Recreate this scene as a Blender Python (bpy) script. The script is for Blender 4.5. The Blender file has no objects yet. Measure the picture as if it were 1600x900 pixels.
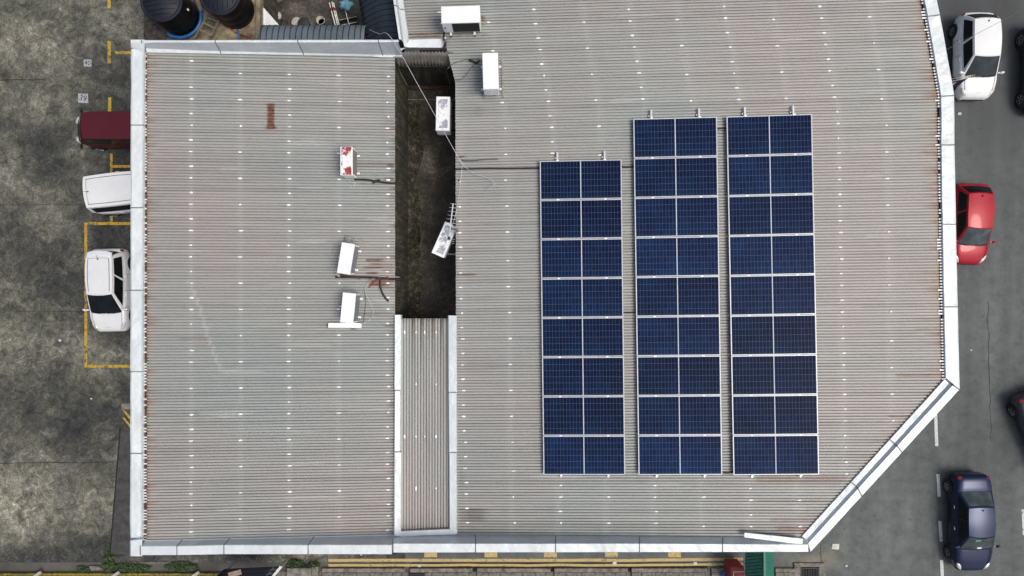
import bpy, bmesh, math, random
from mathutils import Vector, Matrix, noise as mnoise
random.seed(7)
R = math.radians
sc = bpy.context.scene
COL = sc.collection

# ------------------------------------------------------------------ camera, sky, sun, exposure
CAMZ = 31.4
F = 1600 * 24.0 / 36.0
cam_d = bpy.data.cameras.new("camera")
cam_d.lens = 24.0; cam_d.sensor_width = 36.0; cam_d.clip_end = 2000
cam = bpy.data.objects.new("camera", cam_d); COL.objects.link(cam)
cam.location = (0, 0, CAMZ)
sc.camera = cam

SUN_EL, SUN_AZ = R(64), R(108)            # azimuth clockwise from +Y: light comes from the right, a little from below
world = bpy.data.worlds.new("World"); sc.world = world; world.use_nodes = True
wn = world.node_tree.nodes; wl = world.node_tree.links
sky = wn.new("ShaderNodeTexSky"); sky.sky_type = 'NISHITA'; sky.sun_disc = False
sky.sun_elevation = SUN_EL; sky.sun_rotation = SUN_AZ
sky.air_density = 1.0; sky.dust_density = 6.0; sky.ozone_density = 0.25
wl.new(sky.outputs[0], wn["Background"].inputs[0])
wn["Background"].inputs[1].default_value = 0.11
sun_d = bpy.data.lights.new("sun", 'SUN'); sun_d.energy = 1.3; sun_d.angle = R(22); sun_d.color = (1, .995, .96)
sun = bpy.data.objects.new("sun", sun_d); COL.objects.link(sun)
sd = Vector((math.sin(SUN_AZ) * math.cos(SUN_EL), math.cos(SUN_AZ) * math.cos(SUN_EL), math.sin(SUN_EL)))
sun.rotation_euler = sd.to_track_quat('Z', 'Y').to_euler()
sc.view_settings.view_transform = 'Standard'; sc.view_settings.look = 'None'
sc.view_settings.exposure = 0.11; sc.view_settings.gamma = 1.0
sc.view_settings.use_curve_mapping = False
sc.render.engine = 'CYCLES'

# ------------------------------------------------------------------ helpers
def W(px, py, z):
    """photo pixel -> ground position at height z"""
    d = CAMZ - z
    return ((px - 800) / F * d, (450 - py) / F * d)

class MB:
    def __init__(s): s.v = []; s.f = []; s.m = []; s.sm = []; s.T = Matrix.Identity(4)
    def add(s, vs, fs, m=0, smooth=False):
        b = len(s.v)
        for p in vs: s.v.append(tuple(s.T @ Vector(p)))
        for q in fs: s.f.append([b + i for i in q]); s.m.append(m); s.sm.append(smooth)
    def box(s, c, d, m=0, rz=0.0, M=None, bev=0.0):
        x, y, z = d[0] / 2, d[1] / 2, d[2] / 2
        T = M if M is not None else Matrix.Translation(c) @ Matrix.Rotation(rz, 4, 'Z')
        if bev > 0:
            b = min(bev, x * .9, y * .9, z * .9)
            rings = []
            for (zz, o) in ((-z, b), (-z + b, 0), (z - b, 0), (z, b)):
                xx, yy = x - o, y - o
                rings.append([(-xx + b, -yy, zz), (xx - b, -yy, zz), (xx, -yy + b, zz), (xx, yy - b, zz), (xx - b, yy, zz), (-xx + b, yy, zz), (-xx, yy - b, zz), (-xx, -yy + b, zz)])
            vs = [T @ Vector(p) for r in rings for p in r]
            fs = [[7, 6, 5, 4, 3, 2, 1, 0], [24 + i for i in range(8)]]
            for k in range(3):
                for i in range(8):
                    j = (i + 1) % 8
                    fs.append([k * 8 + i, k * 8 + j, (k + 1) * 8 + j, (k + 1) * 8 + i])
            s.add(vs, fs, m); return
        vs = [T @ Vector((a * x, b * y, c2 * z)) for a in (-1, 1) for b in (-1, 1) for c2 in (-1, 1)]
        s.add(vs, [[0, 1, 3, 2], [4, 6, 7, 5], [0, 4, 5, 1], [2, 3, 7, 6], [0, 2, 6, 4], [1, 5, 7, 3]], m)
    def bar(s, a, b, w, h, m=0):
        a, b = Vector(a), Vector(b); d = b - a
        q = d.to_track_quat('X', 'Z').to_matrix().to_4x4()
        s.box(None, (d.length, w, h), m, M=Matrix.Translation((a + b) / 2) @ q)
    def tube(s, pts, r, m=0, n=8, cap=True):
        pts = [Vector(p) for p in pts]; rings = []; vs = []
        rr = r if isinstance(r, (list, tuple)) else [r] * len(pts)
        for i, p in enumerate(pts):
            t = (pts[min(i + 1, len(pts) - 1)] - pts[max(i - 1, 0)]).normalized()
            up = Vector((0, 0, 1)) if abs(t.z) < .95 else Vector((1, 0, 0))
            a = t.cross(up).normalized(); b2 = t.cross(a)
            for k in range(n):
                an = 2 * math.pi * k / n
                vs.append(p + (a * math.cos(an) + b2 * math.sin(an)) * rr[i])
        fs = []
        for i in range(len(pts) - 1):
            for k in range(n):
                fs.append([i * n + k, i * n + (k + 1) % n, (i + 1) * n + (k + 1) % n, (i + 1) * n + k])
        if cap: fs += [list(range(n))[::-1], [(len(pts) - 1) * n + k for k in range(n)]]
        s.add(vs, fs, m, True)
    def lathe(s, prof, c=(0, 0, 0), n=32, m=0, smooth=True, M=None):
        T = M if M is not None else Matrix.Translation(c)
        vs = []; fs = []
        for (r, z) in prof:
            for k in range(n):
                a = 2 * math.pi * k / n
                vs.append(T @ Vector((r * math.cos(a), r * math.sin(a), z)))
        for i in range(len(prof) - 1):
            for k in range(n):
                fs.append([i * n + k, i * n + (k + 1) % n, (i + 1) * n + (k + 1) % n, (i + 1) * n + k])
        if prof[0][0] > 1e-4: fs.append([k for k in range(n)][::-1])
        if prof[-1][0] > 1e-4: fs.append([(len(prof) - 1) * n + k for k in range(n)])
        s.add(vs, fs, m, smooth)
    def grid(s, fn, nu, nv, m=0, smooth=True):
        vs = [fn(i / nu, j / nv) for j in range(nv + 1) for i in range(nu + 1)]
        fs = [[j * (nu + 1) + i, j * (nu + 1) + i + 1, (j + 1) * (nu + 1) + i + 1, (j + 1) * (nu + 1) + i] for j in range(nv) for i in range(nu)]
        s.add(vs, fs, m, smooth)
    def prism(s, pts, z0, z1, m=0):
        n = len(pts)
        vs = [(p[0], p[1], z0) for p in pts] + [(p[0], p[1], z1) for p in pts]
        fs = [list(range(n))[::-1], [n + i for i in range(n)]] + [[i, (i + 1) % n, n + (i + 1) % n, n + i] for i in range(n)]
        s.add(vs, fs, m)
    def sheet(s, pts, z, m=0):
        s.add([(p[0], p[1], z) for p in pts], [list(range(len(pts)))], m)
    def build(s, name, mats, parent=None, recalc=True):
        me = bpy.data.meshes.new(name)
        me.from_pydata(s.v, [], s.f)
        if not isinstance(mats, (list, tuple)): mats = [mats]
        for mt in mats: me.materials.append(mt)
        me.polygons.foreach_set("material_index", s.m)
        me.polygons.foreach_set("use_smooth", s.sm)
        if recalc:
            bm = bmesh.new(); bm.from_mesh(me)
            bmesh.ops.recalc_face_normals(bm, faces=bm.faces)
            bm.to_mesh(me); bm.free()
        me.update()
        o = bpy.data.objects.new(name, me); COL.objects.link(o)
        if parent is not None: o.parent = parent
        return o

def tag(o, label=None, cat=None, group=None, kind=None):
    if label: o["label"] = label
    if cat: o["category"] = cat
    if group: o["group"] = group
    if kind: o["kind"] = kind
    return o
def empty(name, loc=(0, 0, 0), rz=0.0, label=None, cat=None, group=None):
    o = bpy.data.objects.new(name, None); COL.objects.link(o)
    o.location = loc; o.rotation_euler = (0, 0, rz); o.empty_display_size = .2
    return tag(o, label, cat, group)
def kids(o): return [c for c in bpy.data.objects if c.parent == o]
def copy_tree(o, parent=None):
    c = o.copy(); COL.objects.link(c)
    if parent is not None: c.parent = parent
    for ch in kids(o): copy_tree(ch, c)
    return c
def struct(o): o["kind"] = "structure"; return o

# ------------------------------------------------------------------ materials
class NT:
    def __init__(s, name):
        s.mat = bpy.data.materials.new(name); s.mat.use_nodes = True
        s.n = s.mat.node_tree.nodes; s.l = s.mat.node_tree.links; s.b = s.n["Principled BSDF"]
        s.tc = s.n.new("ShaderNodeTexCoord")
    def node(s, t, **kw):
        nd = s.n.new(t)
        for k, v in kw.items():
            if k.startswith("i_"): nd.inputs[int(k[2:])].default_value = v
            else: setattr(nd, k, v)
        return nd
    def link(s, a, b): s.l.new(a, b)
    def math(s, op, a, b=None, clamp=False):
        nd = s.node("ShaderNodeMath", operation=op, use_clamp=clamp)
        for i, x in enumerate((a, b)):
            if x is None: continue
            if isinstance(x, (int, float)): nd.inputs[i].default_value = x
            else: s.link(x, nd.inputs[i])
        return nd.outputs[0]
    def noise(s, scale, detail=4, rough=.55, vec=(1, 1, 1), coord='Object', dist=0.0):
        mp = s.node("ShaderNodeMapping"); mp.inputs[3].default_value = vec
        s.link(s.tc.outputs[coord], mp.inputs[0])
        nz = s.node("ShaderNodeTexNoise"); nz.inputs["Scale"].default_value = scale
        nz.inputs["Detail"].default_value = detail; nz.inputs["Roughness"].default_value = rough
        nz.inputs["Distortion"].default_value = dist
        s.link(mp.outputs[0], nz.inputs["Vector"]); return nz.outputs["Fac"]
    def ramp(s, fac, stops):
        r = s.node("ShaderNodeValToRGB"); e = r.color_ramp.elements
        while len(e) < len(stops): e.new(.5)
        for el, (p, c) in zip(e, stops):
            el.position = p; el.color = (c[0], c[1], c[2], 1) if not isinstance(c, (int, float)) else (c, c, c, 1)
        s.link(fac, r.inputs[0]); return r.outputs[0]
    def mix(s, fac, a, b, mode='MIX'):
        nd = s.node("ShaderNodeMix", data_type='RGBA', blend_type=mode)
        for i, x in ((0, fac), (6, a), (7, b)):
            if isinstance(x, (int, float)): nd.inputs[i].default_value = x if i == 0 else (x, x, x, 1)
            elif isinstance(x, tuple): nd.inputs[i].default_value = (*x, 1)
            else: s.link(x, nd.inputs[i])
        return nd.outputs[2]
    def attr(s, name):
        a = s.node("ShaderNodeAttribute", attribute_name=name); return a.outputs["Fac"]
    def out(s, col, rough=.6, metal=0.0, bump=None, bstr=.3, bdist=.01, spec=None):
        if isinstance(col, tuple): s.b.inputs["Base Color"].default_value = (*col, 1)
        else: s.link(col, s.b.inputs["Base Color"])
        if isinstance(rough, (int, float)): s.b.inputs["Roughness"].default_value = rough
        else: s.link(rough, s.b.inputs["Roughness"])
        s.b.inputs["Metallic"].default_value = metal
        if spec is not None: s.b.inputs["Specular IOR Level"].default_value = spec
        if bump is not None:
            bp = s.node("ShaderNodeBump"); bp.inputs["Strength"].default_value = bstr; bp.inputs["Distance"].default_value = bdist
            s.link(bump, bp.inputs["Height"]); s.link(bp.outputs[0], s.b.inputs["Normal"])
        return s.mat

def simple(name, c, rough=.6, metal=0.0, var=.25, scale=6.0, bstr=0.0, coat=0.0, spec=None):
    t = NT(name)
    f = t.noise(scale, 6, .6)
    lo = tuple(x * (1 - var) for x in c); hi = tuple(min(1, x * (1 + var * .7)) for x in c)
    col = t.ramp(f, [(.3, lo), (.7, hi)])
    m = t.out(col, rough, metal, bump=f if bstr > 0 else None, bstr=bstr, spec=spec)
    if coat: t.b.inputs["Coat Weight"].default_value = coat; t.b.inputs["Coat Roughness"].default_value = .08
    return m

def mk_roof(name, axis):
    """weathered profiled metal sheet; rust / stain / painted shade amounts come from the sheet's own attributes"""
    t = NT(name)
    st = (.12, 3.0, 1) if axis == 'x' else (3.0, .12, 1)
    base = t.ramp(t.noise(.22, 5, .6), [(.36, (.385, .360, .345)), (.5, (.360, .364, .346)), (.66, (.332, .360, .347))])
    streak = t.noise(3.0, 5, .65, st)
    c = t.mix(1.0, base, t.ramp(streak, [(.3, .86), (.5, .98), (.7, 1.07)]), 'MULTIPLY')
    spk = t.noise(26, 4, .7)
    c = t.mix(1.0, c, t.ramp(spk, [(.3, .90), (.5, 1.0), (.72, 1.09)]), 'MULTIPLY')
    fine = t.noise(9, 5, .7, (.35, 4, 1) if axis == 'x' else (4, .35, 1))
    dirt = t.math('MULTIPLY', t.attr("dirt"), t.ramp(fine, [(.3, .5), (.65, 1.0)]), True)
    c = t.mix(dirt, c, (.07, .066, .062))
    lt = t.math('MULTIPLY', t.attr("pale"), t.ramp(fine, [(.36, 0.25), (.6, 1.0)]), True)
    c = t.mix(lt, c, (.62, .62, .60))
    ru = t.math('MULTIPLY', t.attr("rust"), t.ramp(fine, [(.28, .5), (.52, 1.15)]), True)
    c = t.mix(ru, c, t.ramp(t.noise(14, 4), [(.3, (.065, .030, .020)), (.6, (.22, .115, .066))]))
    ti = t.attr("tint")
    c = t.mix(ti, c, (.46, .34, .25))
    return t.out(c, .55, .15, bump=fine, bstr=.08, bdist=.003)

def mk_flash(name, c, rough=.45, metal=.15):
    t = NT(name)
    a = t.noise(1.1, 4, .6)
    col = t.mix(1.0, c, t.ramp(a, [(.3, .92), (.7, 1.04)]), 'MULTIPLY')
    sp = t.noise(30, 4, .7)
    col = t.mix(1.0, col, t.ramp(sp, [(.26, .84), (.36, 1.0)]), 'MULTIPLY')
    bn = t.noise(2.2, 3, .5)
    return t.out(col, t.ramp(t.noise(4, 4), [(.3, rough * .75), (.7, rough * 1.25)]), metal, spec=.25, bump=bn, bstr=.5, bdist=.12)

def mk_concrete_lot():
    t = NT("stained_concrete")
    big = t.noise(.30, 9, .68, dist=1.0)
    c = t.ramp(big, [(.32, (.027, .030, .029)), (.45, (.052, .054, .047)), (.56, (.110, .110, .087)), (.68, (.20, .197, .15))])
    tone = t.attr("tone")
    c = t.mix(t.math('MULTIPLY', tone, t.ramp(t.noise(1.4, 6, .65), [(.36, .1), (.58, 1.15)]), True), c, (.27, .262, .205))
    dk = t.math('MULTIPLY', t.attr("grime"), t.ramp(t.noise(1.7, 6, .65), [(.34, .35), (.56, 1.15)]), True)
    c = t.mix(dk, c, (.028, .030, .031))
    mid = t.noise(2.6, 8, .72, dist=1.2)
    c = t.mix(1.0, c, t.ramp(mid, [(.33, .36), (.46, .80), (.56, 1.2), (.68, 2.0)]), 'MULTIPLY')
    fine = t.noise(15, 6, .75)
    c = t.mix(1.0, c, t.ramp(fine, [(.34, .48), (.5, 1.0), (.66, 1.55)]), 'MULTIPLY')
    sp = t.noise(48, 3, .6)
    c = t.mix(1.0, c, t.ramp(sp, [(.34, .62), (.5, 1.0), (.70, 1.45)]), 'MULTIPLY')
    # old scuff rings
    wv = t.noise(.9, 2, .5, dist=3.0)
    line = t.ramp(t.math('ABSOLUTE', t.math('SUBTRACT', wv, .5)), [(0.0, 1.0), (.012, 0.0)])
    c = t.mix(t.math('MULTIPLY', line, t.ramp(t.noise(3, 4), [(.48, 0.0), (.62, .4)])), c, (.26, .25, .22))
    return t.out(c, .85, bump=fine, bstr=.4, bdist=.02)

def mk_asphalt():
    t = NT("worn_asphalt")
    c = t.ramp(t.noise(.16, 5, .6), [(.3, (.080, .090, .090)), (.7, (.122, .136, .134))])
    st = t.noise(1.2, 5, .6, (1.0, .06, 1))
    c = t.mix(1.0, c, t.ramp(st, [(.3, .80), (.7, 1.15)]), 'MULTIPLY')
    ag = t.noise(38, 4, .75)
    c = t.mix(1.0, c, t.ramp(ag, [(.34, .45), (.5, 1.0), (.66, 1.75)]), 'MULTIPLY')
    wr = t.noise(2.0, 6, .7)
    c = t.mix(1.0, c, t.ramp(wr, [(.32, .72), (.5, 1.0), (.68, 1.22)]), 'MULTIPLY')
    dk = t.ramp(t.noise(5, 2, .4), [(.24, .45), (.29, 1.0)])
    c = t.mix(1.0, c, dk, 'MULTIPLY')
    c = t.mix(t.math('MULTIPLY', t.attr("grime"), t.ramp(wr, [(.3, .6), (.6, 1)]), True), c, (.045, .047, .05))
    c = t.mix(t.math('MULTIPLY', t.attr("tone"), t.ramp(wr, [(.3, .3), (.6, 1)]), True), c, (.26, .24, .17))
    return t.out(c, .85, bump=ag, bstr=.35, bdist=.01)

def mk_paint(name, c, wear=.42, under=(.09, .088, .08)):
    t = NT(name)
    f = t.noise(7, 7, .75); g = t.noise(.8, 3)
    k = t.math('ADD', f, t.math('MULTIPLY', t.math('SUBTRACT', g, .5), .35))
    col = t.mix(t.ramp(k, [(wear - .06, 1.0), (wear + .06, 0.0)]), t.mix(1.0, c, t.ramp(t.noise(20, 4), [(.3, .75), (.7, 1.1)]), 'MULTIPLY'), under)
    return t.out(col, .8)

def mk_cells():
    """144 half-cut cells: 2 halves x 12 columns x 6 rows, laid out in the panel's own coordinates"""
    t = NT("solar_cells")
    sx = t.node("ShaderNodeSeparateXYZ"); t.link(t.tc.outputs["Object"], sx.inputs[0])
    ax = t.math('ABSOLUTE', sx.outputs[0])
    def lines(v, off, pitch, hw):
        q = t.math('FRACT', t.math('ADD', t.math('DIVIDE', t.math('SUBTRACT', v, off), pitch), .5))
        d = t.math('MULTIPLY', t.math('ABSOLUTE', t.math('SUBTRACT', q, .5)), pitch)
        return t.math('LESS_THAN', d, hw)
    vert = lines(ax, .012, .0815, .0027)
    hor = lines(sx.outputs[1], 0.0, .1535, .0034)
    bus = lines(sx.outputs[1], .0, .01535, .0006)
    mid = t.math('LESS_THAN', ax, .0115)
    edge = t.math('GREATER_THAN', ax, .993)
    edge2 = t.math('GREATER_THAN', t.math('ABSOLUTE', sx.outputs[1]), .4625)
    # per-cell tone
    ix = t.math('FLOOR', t.math('DIVIDE', t.math('SUBTRACT', ax, .012), .0815))
    iy = t.math('FLOOR', t.math('DIVIDE', sx.outputs[1], .1535))
    oi = t.node("ShaderNodeObjectInfo")
    cv = t.node("ShaderNodeCombineXYZ"); t.link(t.math('ADD', ix, t.math('MULTIPLY', t.math('GREATER_THAN', sx.outputs[0], 0), 40)), cv.inputs[0]); t.link(iy, cv.inputs[1]); t.link(t.math('MULTIPLY', oi.outputs["Random"], 91), cv.inputs[2])
    wnz = t.node("ShaderNodeTexWhiteNoise"); t.link(cv.outputs[0], wnz.inputs[0])
    cell = t.ramp(wnz.outputs[0], [(0.0, (.0036, .0105, .037)), (1.0, (.0054, .0155, .055))])
    pan = t.ramp(oi.outputs["Random"], [(0, .78), (.5, 1.05), (1, 1.4)])
    cell = t.mix(1.0, cell, pan, 'MULTIPLY')
    hue = t.noise(.55, 3, .5, coord='Object')
    cell = t.mix(1.0, cell, t.ramp(hue, [(.32, (.72, .68, .78)), (.5, (1, 1, 1)), (.68, (.95, 1.45, 1.35))]), 'MULTIPLY')  # blue-teal drift painted in for sky reflection on the glass
    c = t.mix(t.math('MULTIPLY', bus, .10), cell, (.15, .2, .3))
    c = t.mix(t.math('MULTIPLY', t.math('MAXIMUM', vert, hor), .36), c, (.20, .26, .38))
    c = t.mix(t.math('MAXIMUM', mid, t.math('MAXIMUM', edge, edge2)), c, (.52, .55, .62))
    du = t.noise(9, 7, .75)
    low = t.ramp(t.math('ADD', t.math('MULTIPLY', sx.outputs[1], -1.0), t.math('MULTIPLY', t.math('SUBTRACT', du, .5), .25)), [(.38, 0.0), (.52, .10)])
    c = t.mix(low, c, (.22, .24, .28))
    c = t.mix(t.ramp(du, [(.64, 0.0), (.82, .16)]), c, (.26, .29, .34))
    return t.out(c, .32, 0, spec=.025)

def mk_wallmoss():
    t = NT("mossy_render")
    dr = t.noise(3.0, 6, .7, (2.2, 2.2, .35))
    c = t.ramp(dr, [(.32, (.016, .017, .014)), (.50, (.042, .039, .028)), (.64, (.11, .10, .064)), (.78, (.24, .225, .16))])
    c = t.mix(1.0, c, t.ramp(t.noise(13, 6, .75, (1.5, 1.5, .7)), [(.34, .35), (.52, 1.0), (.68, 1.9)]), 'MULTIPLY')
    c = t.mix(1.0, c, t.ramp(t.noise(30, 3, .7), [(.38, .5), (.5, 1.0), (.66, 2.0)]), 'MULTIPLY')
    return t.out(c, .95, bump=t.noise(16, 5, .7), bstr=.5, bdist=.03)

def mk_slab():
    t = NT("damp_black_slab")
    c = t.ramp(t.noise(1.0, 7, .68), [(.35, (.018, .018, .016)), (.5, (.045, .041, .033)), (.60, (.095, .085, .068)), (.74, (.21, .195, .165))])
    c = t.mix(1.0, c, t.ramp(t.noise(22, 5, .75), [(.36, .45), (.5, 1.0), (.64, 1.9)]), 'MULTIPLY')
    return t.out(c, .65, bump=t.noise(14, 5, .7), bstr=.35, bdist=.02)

M = dict(
    roof_x=mk_roof("profiled_steel_sheet", 'x'), roof_y=mk_roof("profiled_steel_sheet_along", 'y'),
    flash=mk_flash("zinc_flashing", (.70, .755, .765)), flash_grey=mk_flash("shaded_zinc", (.60, .64, .68), .40, .45),  # greyer copy paints the shade on upright flashing faces
    seam=simple("seam_sealant", (.17, .18, .20), .8), patch=simple("sealing_patch", (.92, .93, .93), .5, 0, .06),
    lot=mk_concrete_lot(), asphalt=mk_asphalt(),
    yellow=mk_paint("yellow_paint", (.54, .36, .025), .45), yellow_pale=mk_paint("faded_yellow_paint", (.52, .40, .17), .40, (.12, .11, .09)),
    white_paint=mk_paint("white_paint", (.60, .64, .64), .40), plate_paint=mk_paint("number_paint", (.42, .45, .47), .40, (.12, .12, .12)),
    dark_paint=simple("dark_paint", (.03, .035, .045), .8),
    cells=mk_cells(), alu=simple("aluminium", (.50, .535, .56), .4, .25, .08), alu_dim=simple("rail_aluminium", (.70, .72, .75), .4, .5, .1),
    plaster=simple("painted_plaster", (.55, .53, .48), .85, 0, .2, 2), wallmoss=mk_wallmoss(), slab=mk_slab(),
    ac=simple("white_enamel", (.86, .88, .89), .4, 0, .05, 9), ac_old=None, ac_rust=None,
    grille=simple("black_grille", (.012, .013, .015), .6), fin=simple("coil_fins", (.30, .33, .38), .45, .6, .25, 40),
    fin_dirty=simple("dirty_coil_fins", (.30, .29, .24), .6, .3, .4, 30), steel=simple("bracket_steel", (.30, .29, .28), .6, .5, .4),
    rusty=simple("rusty_steel", (.10, .045, .03), .9, 0, .5, 12), cable=simple("black_cable", (.012, .012, .014), .5),
    cable_grey=simple("grey_cable", (.10, .11, .12), .5), wire=simple("pale_wire", (.55, .55, .55), .5),
    tank=simple("black_polyethylene", (.005, .0055, .0065), .45, 0, .25, 5, spec=.2), tank_lid=simple("black_lid", (.014, .017, .026), .55, 0, .3, 3, spec=.25),
    blue=simple("blue_pipe", (.014, .105, .31), .4, 0, .2), wood=simple("weathered_wood", (.165, .155, .12), .9, 0, .35, 14, .4),
    beige=simple("sandy_screed", (.25, .21, .14), .95, 0, .7, 3.5, .4), awning_grey=simple("grey_awning_sheet", (.115, .15, .17), .5, .0, .22, 3),
    awning_navy=simple("navy_awning_sheet", (.030, .041, .058), .5, .0, .25, 3), awning_seam=simple("awning_seam", (.012, .016, .022), .6),
    lattice=simple("white_lattice", (.66, .69, .70), .7, 0, .2, 20), bucket=simple("dirty_white_plastic", (.42, .40, .35), .6, 0, .35, 10),
    cloth_blue=simple("light_blue_cloth", (.14, .33, .42), .9, 0, .45, 12), red=simple("red_plastic", (.30, .03, .03), .5),
    green=simple("green_sheet", (.012, .085, .06), .5, 0, .3, 5), green_lit=simple("sunlit_green_sheet", (.02, .155, .105), .5, 0, .25, 5),  # lighter copy of the green has the sunlight of one slope in its colour
    kerb=simple("mossy_kerb_concrete", (.20, .19, .16), .95, 0, .6, 5, .5), paver=simple("paver_concrete", (.17, .155, .14), .95, 0, .5, 7, .4),
    gap=simple("drain_darkness", (.012, .012, .012), .9), iron=simple("cast_iron", (.03, .03, .032), .6, .3),
    weed=simple("weed_leaves", (.05, .092, .026), .8, 0, .6, 8), weed_dark=simple("dark_weed_leaves", (.028, .052, .018), .8, 0, .5, 8),
    kerb_yellow=mk_paint("kerb_yellow", (.27, .21, .03), .46, (.08, .07, .03)),
    navy_cloth=simple("navy_flag_cloth", (.03, .02, .10), .8, 0, .2), yellow_cloth=simple("yellow_flag_cloth", (.55, .50, .18), .8, 0, .2),
    pole=simple("white_pole", (.8, .8, .75), .4), tyre=simple("tyre_rubber", (.012, .012, .013), .8), rim=simple("alloy_rim", (.45, .46, .48), .35, .7, .1),
    glass_dark=None, glass=None, lamp=simple("lamp_plastic", (.70, .70, .66), .15, .2, .3, 8), tail=simple("tail_lamp_plastic", (.28, .012, .015), .2),
    black_trim=simple("black_trim", (.012, .012, .013), .5), plastic_dark=simple("plastic_dark", (.03, .03, .033), .7),
    litter=simple("pale_litter", (.6, .6, .56), .8), paper=simple("white_paper", (.8, .82, .8), .7), seat=simple("grey_seat_cloth", (.13, .13, .12), .9),
)
def mk_ac_worn(name, stain, lo, hi):
    t = NT(name)
    f = t.math('ADD', t.math('MULTIPLY', t.noise(7, 6, .7), .6), t.math('MULTIPLY', t.noise(2.4, 3, .5), .4))
    sx = t.node("ShaderNodeSeparateXYZ"); t.link(t.tc.outputs["Object"], sx.inputs[0])
    ed = t.math('MULTIPLY', t.math('LESS_THAN', t.math('ABSOLUTE', sx.outputs[0]), .37), t.math('LESS_THAN', t.math('ABSOLUTE', sx.outputs[1]), .125))
    m = t.math('MULTIPLY', t.ramp(f, [(lo, 0.0), (hi, 1.0)]), ed)
    nrm = t.node("ShaderNodeNewGeometry"); sz = t.node("ShaderNodeSeparateXYZ"); t.link(nrm.outputs["Normal"], sz.inputs[0])
    m = t.math('MULTIPLY', m, t.math('GREATER_THAN', sz.outputs[2], .8))
    return t.out(t.mix(m, (.84, .86, .86), t.ramp(t.noise(18, 4), [(.3, stain), (.7, tuple(min(1, x * 1.5) for x in stain))])), .55)
M['ac_old'] = mk_ac_worn("flaking_enamel", (.27, .28, .33), .47, .52)
M['ac_rust'] = mk_ac_worn("rusted_enamel", (.25, .035, .022), .47, .50)
def mk_glass(name, c, rough, spec=.5):
    t = NT(name)
    f = t.noise(2.2, 3, .5, coord='Object')
    return t.out(t.ramp(f, [(.35, tuple(x * .6 for x in c)), (.7, tuple(x * 1.5 for x in c))]), rough, 0, spec=spec)
M['glass_dark'] = mk_glass("tinted_glass", (.008, .009, .011), .2, .25)
M['glass'] = mk_glass("clear_windscreen", (.055, .072, .075), .07)
def paint(name, c, metal=0.0, rough=.35, coat=.5, spec=.25): return simple(name, c, rough, metal, .06, 1.5, 0, coat, spec)

# ------------------------------------------------------------------ ground, car park, roads
def attr_grid(name, x0, x1, y0, y1, z, step, mat, tone=(), grime=()):
    nx, ny = max(2, int((x1 - x0) / step)), max(2, int((y1 - y0) / step))
    mb = MB(); mb.grid(lambda u, v: (x0 + (x1 - x0) * u, y0 + (y1 - y0) * v, z), nx, ny, 0, False)
    o = mb.build(name, mat, recalc=False)
    def fill(nm, blobs):
        a = o.data.attributes.new(nm, 'FLOAT', 'POINT'); vals = []
        for p in mb.v:
            s = 0.0
            for (bx, by, rx, ry, st) in blobs:
                d = ((p[0] - bx) / rx) ** 2 + ((p[1] - by) / ry) ** 2
                if d < 4: s = max(s, min(1, 1.3 * st) * math.exp(-d * 1.0))
            vals.append(s)
        a.data.foreach_set("value", vals)
    fill("tone", tone); fill("grime", grime)
    return o
def blob(px, py, rx, ry, s):
    x, y = W(px, py, 0); k = CAMZ / F; return (x, y, rx * k, ry * k, s)

g = MB(); g.sheet([(-150, -150), (150, -150), (150, 150), (-150, 150)], -.03)
struct(g.build("ground", simple("far_ground", (.10, .098, .085), .95, 0, .5, .4), recalc=False))
lot = attr_grid("car_park", -40, 9.0, -12.62, 40, 0.0, .35, M['lot'],
    tone=[blob(30, 60, 70, 45, .5), blob(70, 170, 60, 35, .45), blob(170, 40, 45, 45, .4), blob(25, 255, 25, 60, .3), blob(70, 345, 30, 30, .45), blob(15, 500, 30, 90, .35), blob(90, 540, 50, 28, .5),
          blob(30, 790, 70, 70, .85), blob(60, 730, 60, 30, .4), blob(140, 790, 50, 45, .4), blob(70, 870, 8, 18, .6), blob(130, 550, 40, 30, .4), blob(165, 560, 30, 25, .6), blob(320, 872, 60, 8, .5), blob(480, 868, 40, 10, .5)],
    grime=[blob(60, 215, 50, 30, .6), blob(160, 110, 30, 30, .45), blob(165, 300, 12, 30, .8), blob(170, 545, 6, 5, .9), blob(185, 530, 5, 9, .8), blob(150, 250, 8, 8, .8), blob(90, 265, 50, 30, .5), blob(110, 310, 60, 40, .4), blob(165, 370, 40, 40, .8), blob(110, 440, 60, 60, .5), blob(170, 620, 60, 40, .5), blob(120, 670, 60, 40, .7), blob(60, 640, 40, 60, .4),
           blob(60, 872, 90, 22, .95), blob(160, 865, 60, 20, .8), blob(200, 250, 40, 80, .7), blob(185, 470, 40, 80, .4), blob(270, 870, 60, 10, .6), blob(395, 868, 40, 8, .8)])
struct(lot)
# asphalt lane beside the shop's west wall
mb = MB(); a = [W(187, 672, 0), W(172, 866, 0)]
mb.prism([a[0], (-8.9, a[0][1]), (-8.9, a[1][1]), a[1]], -.01, .006)
st = simple("old_lane_asphalt", (.058, .057, .057), .9, 0, .5, 3, .4); struct(mb.build("side_lane", st))
def joint(p, q, w=.035, z=.009):
    mb = MB(); (x0, y0), (x1, y1) = W(*p, 0), W(*q, 0)
    d = Vector((x1 - x0, y1 - y0)); n = Vector((-d.y, d.x)).normalized() * w / 2; N = max(2, int(d.length / .5))
    L, Rr = [], []
    for i in range(N + 1):
        t = i / N; j = mnoise.noise(Vector((x0 + i * .7, y0, 1))) * .05
        L.append((x0 + d.x * t + n.x, y0 + d.y * t + n.y + j)); Rr.append((x0 + d.x * t - n.x, y0 + d.y * t - n.y + j))
    for i in range(N): mb.sheet([L[i], L[i + 1], Rr[i + 1], Rr[i]], z)
    return struct(mb.build("expansion_joint", M['gap'], recalc=False))
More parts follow.
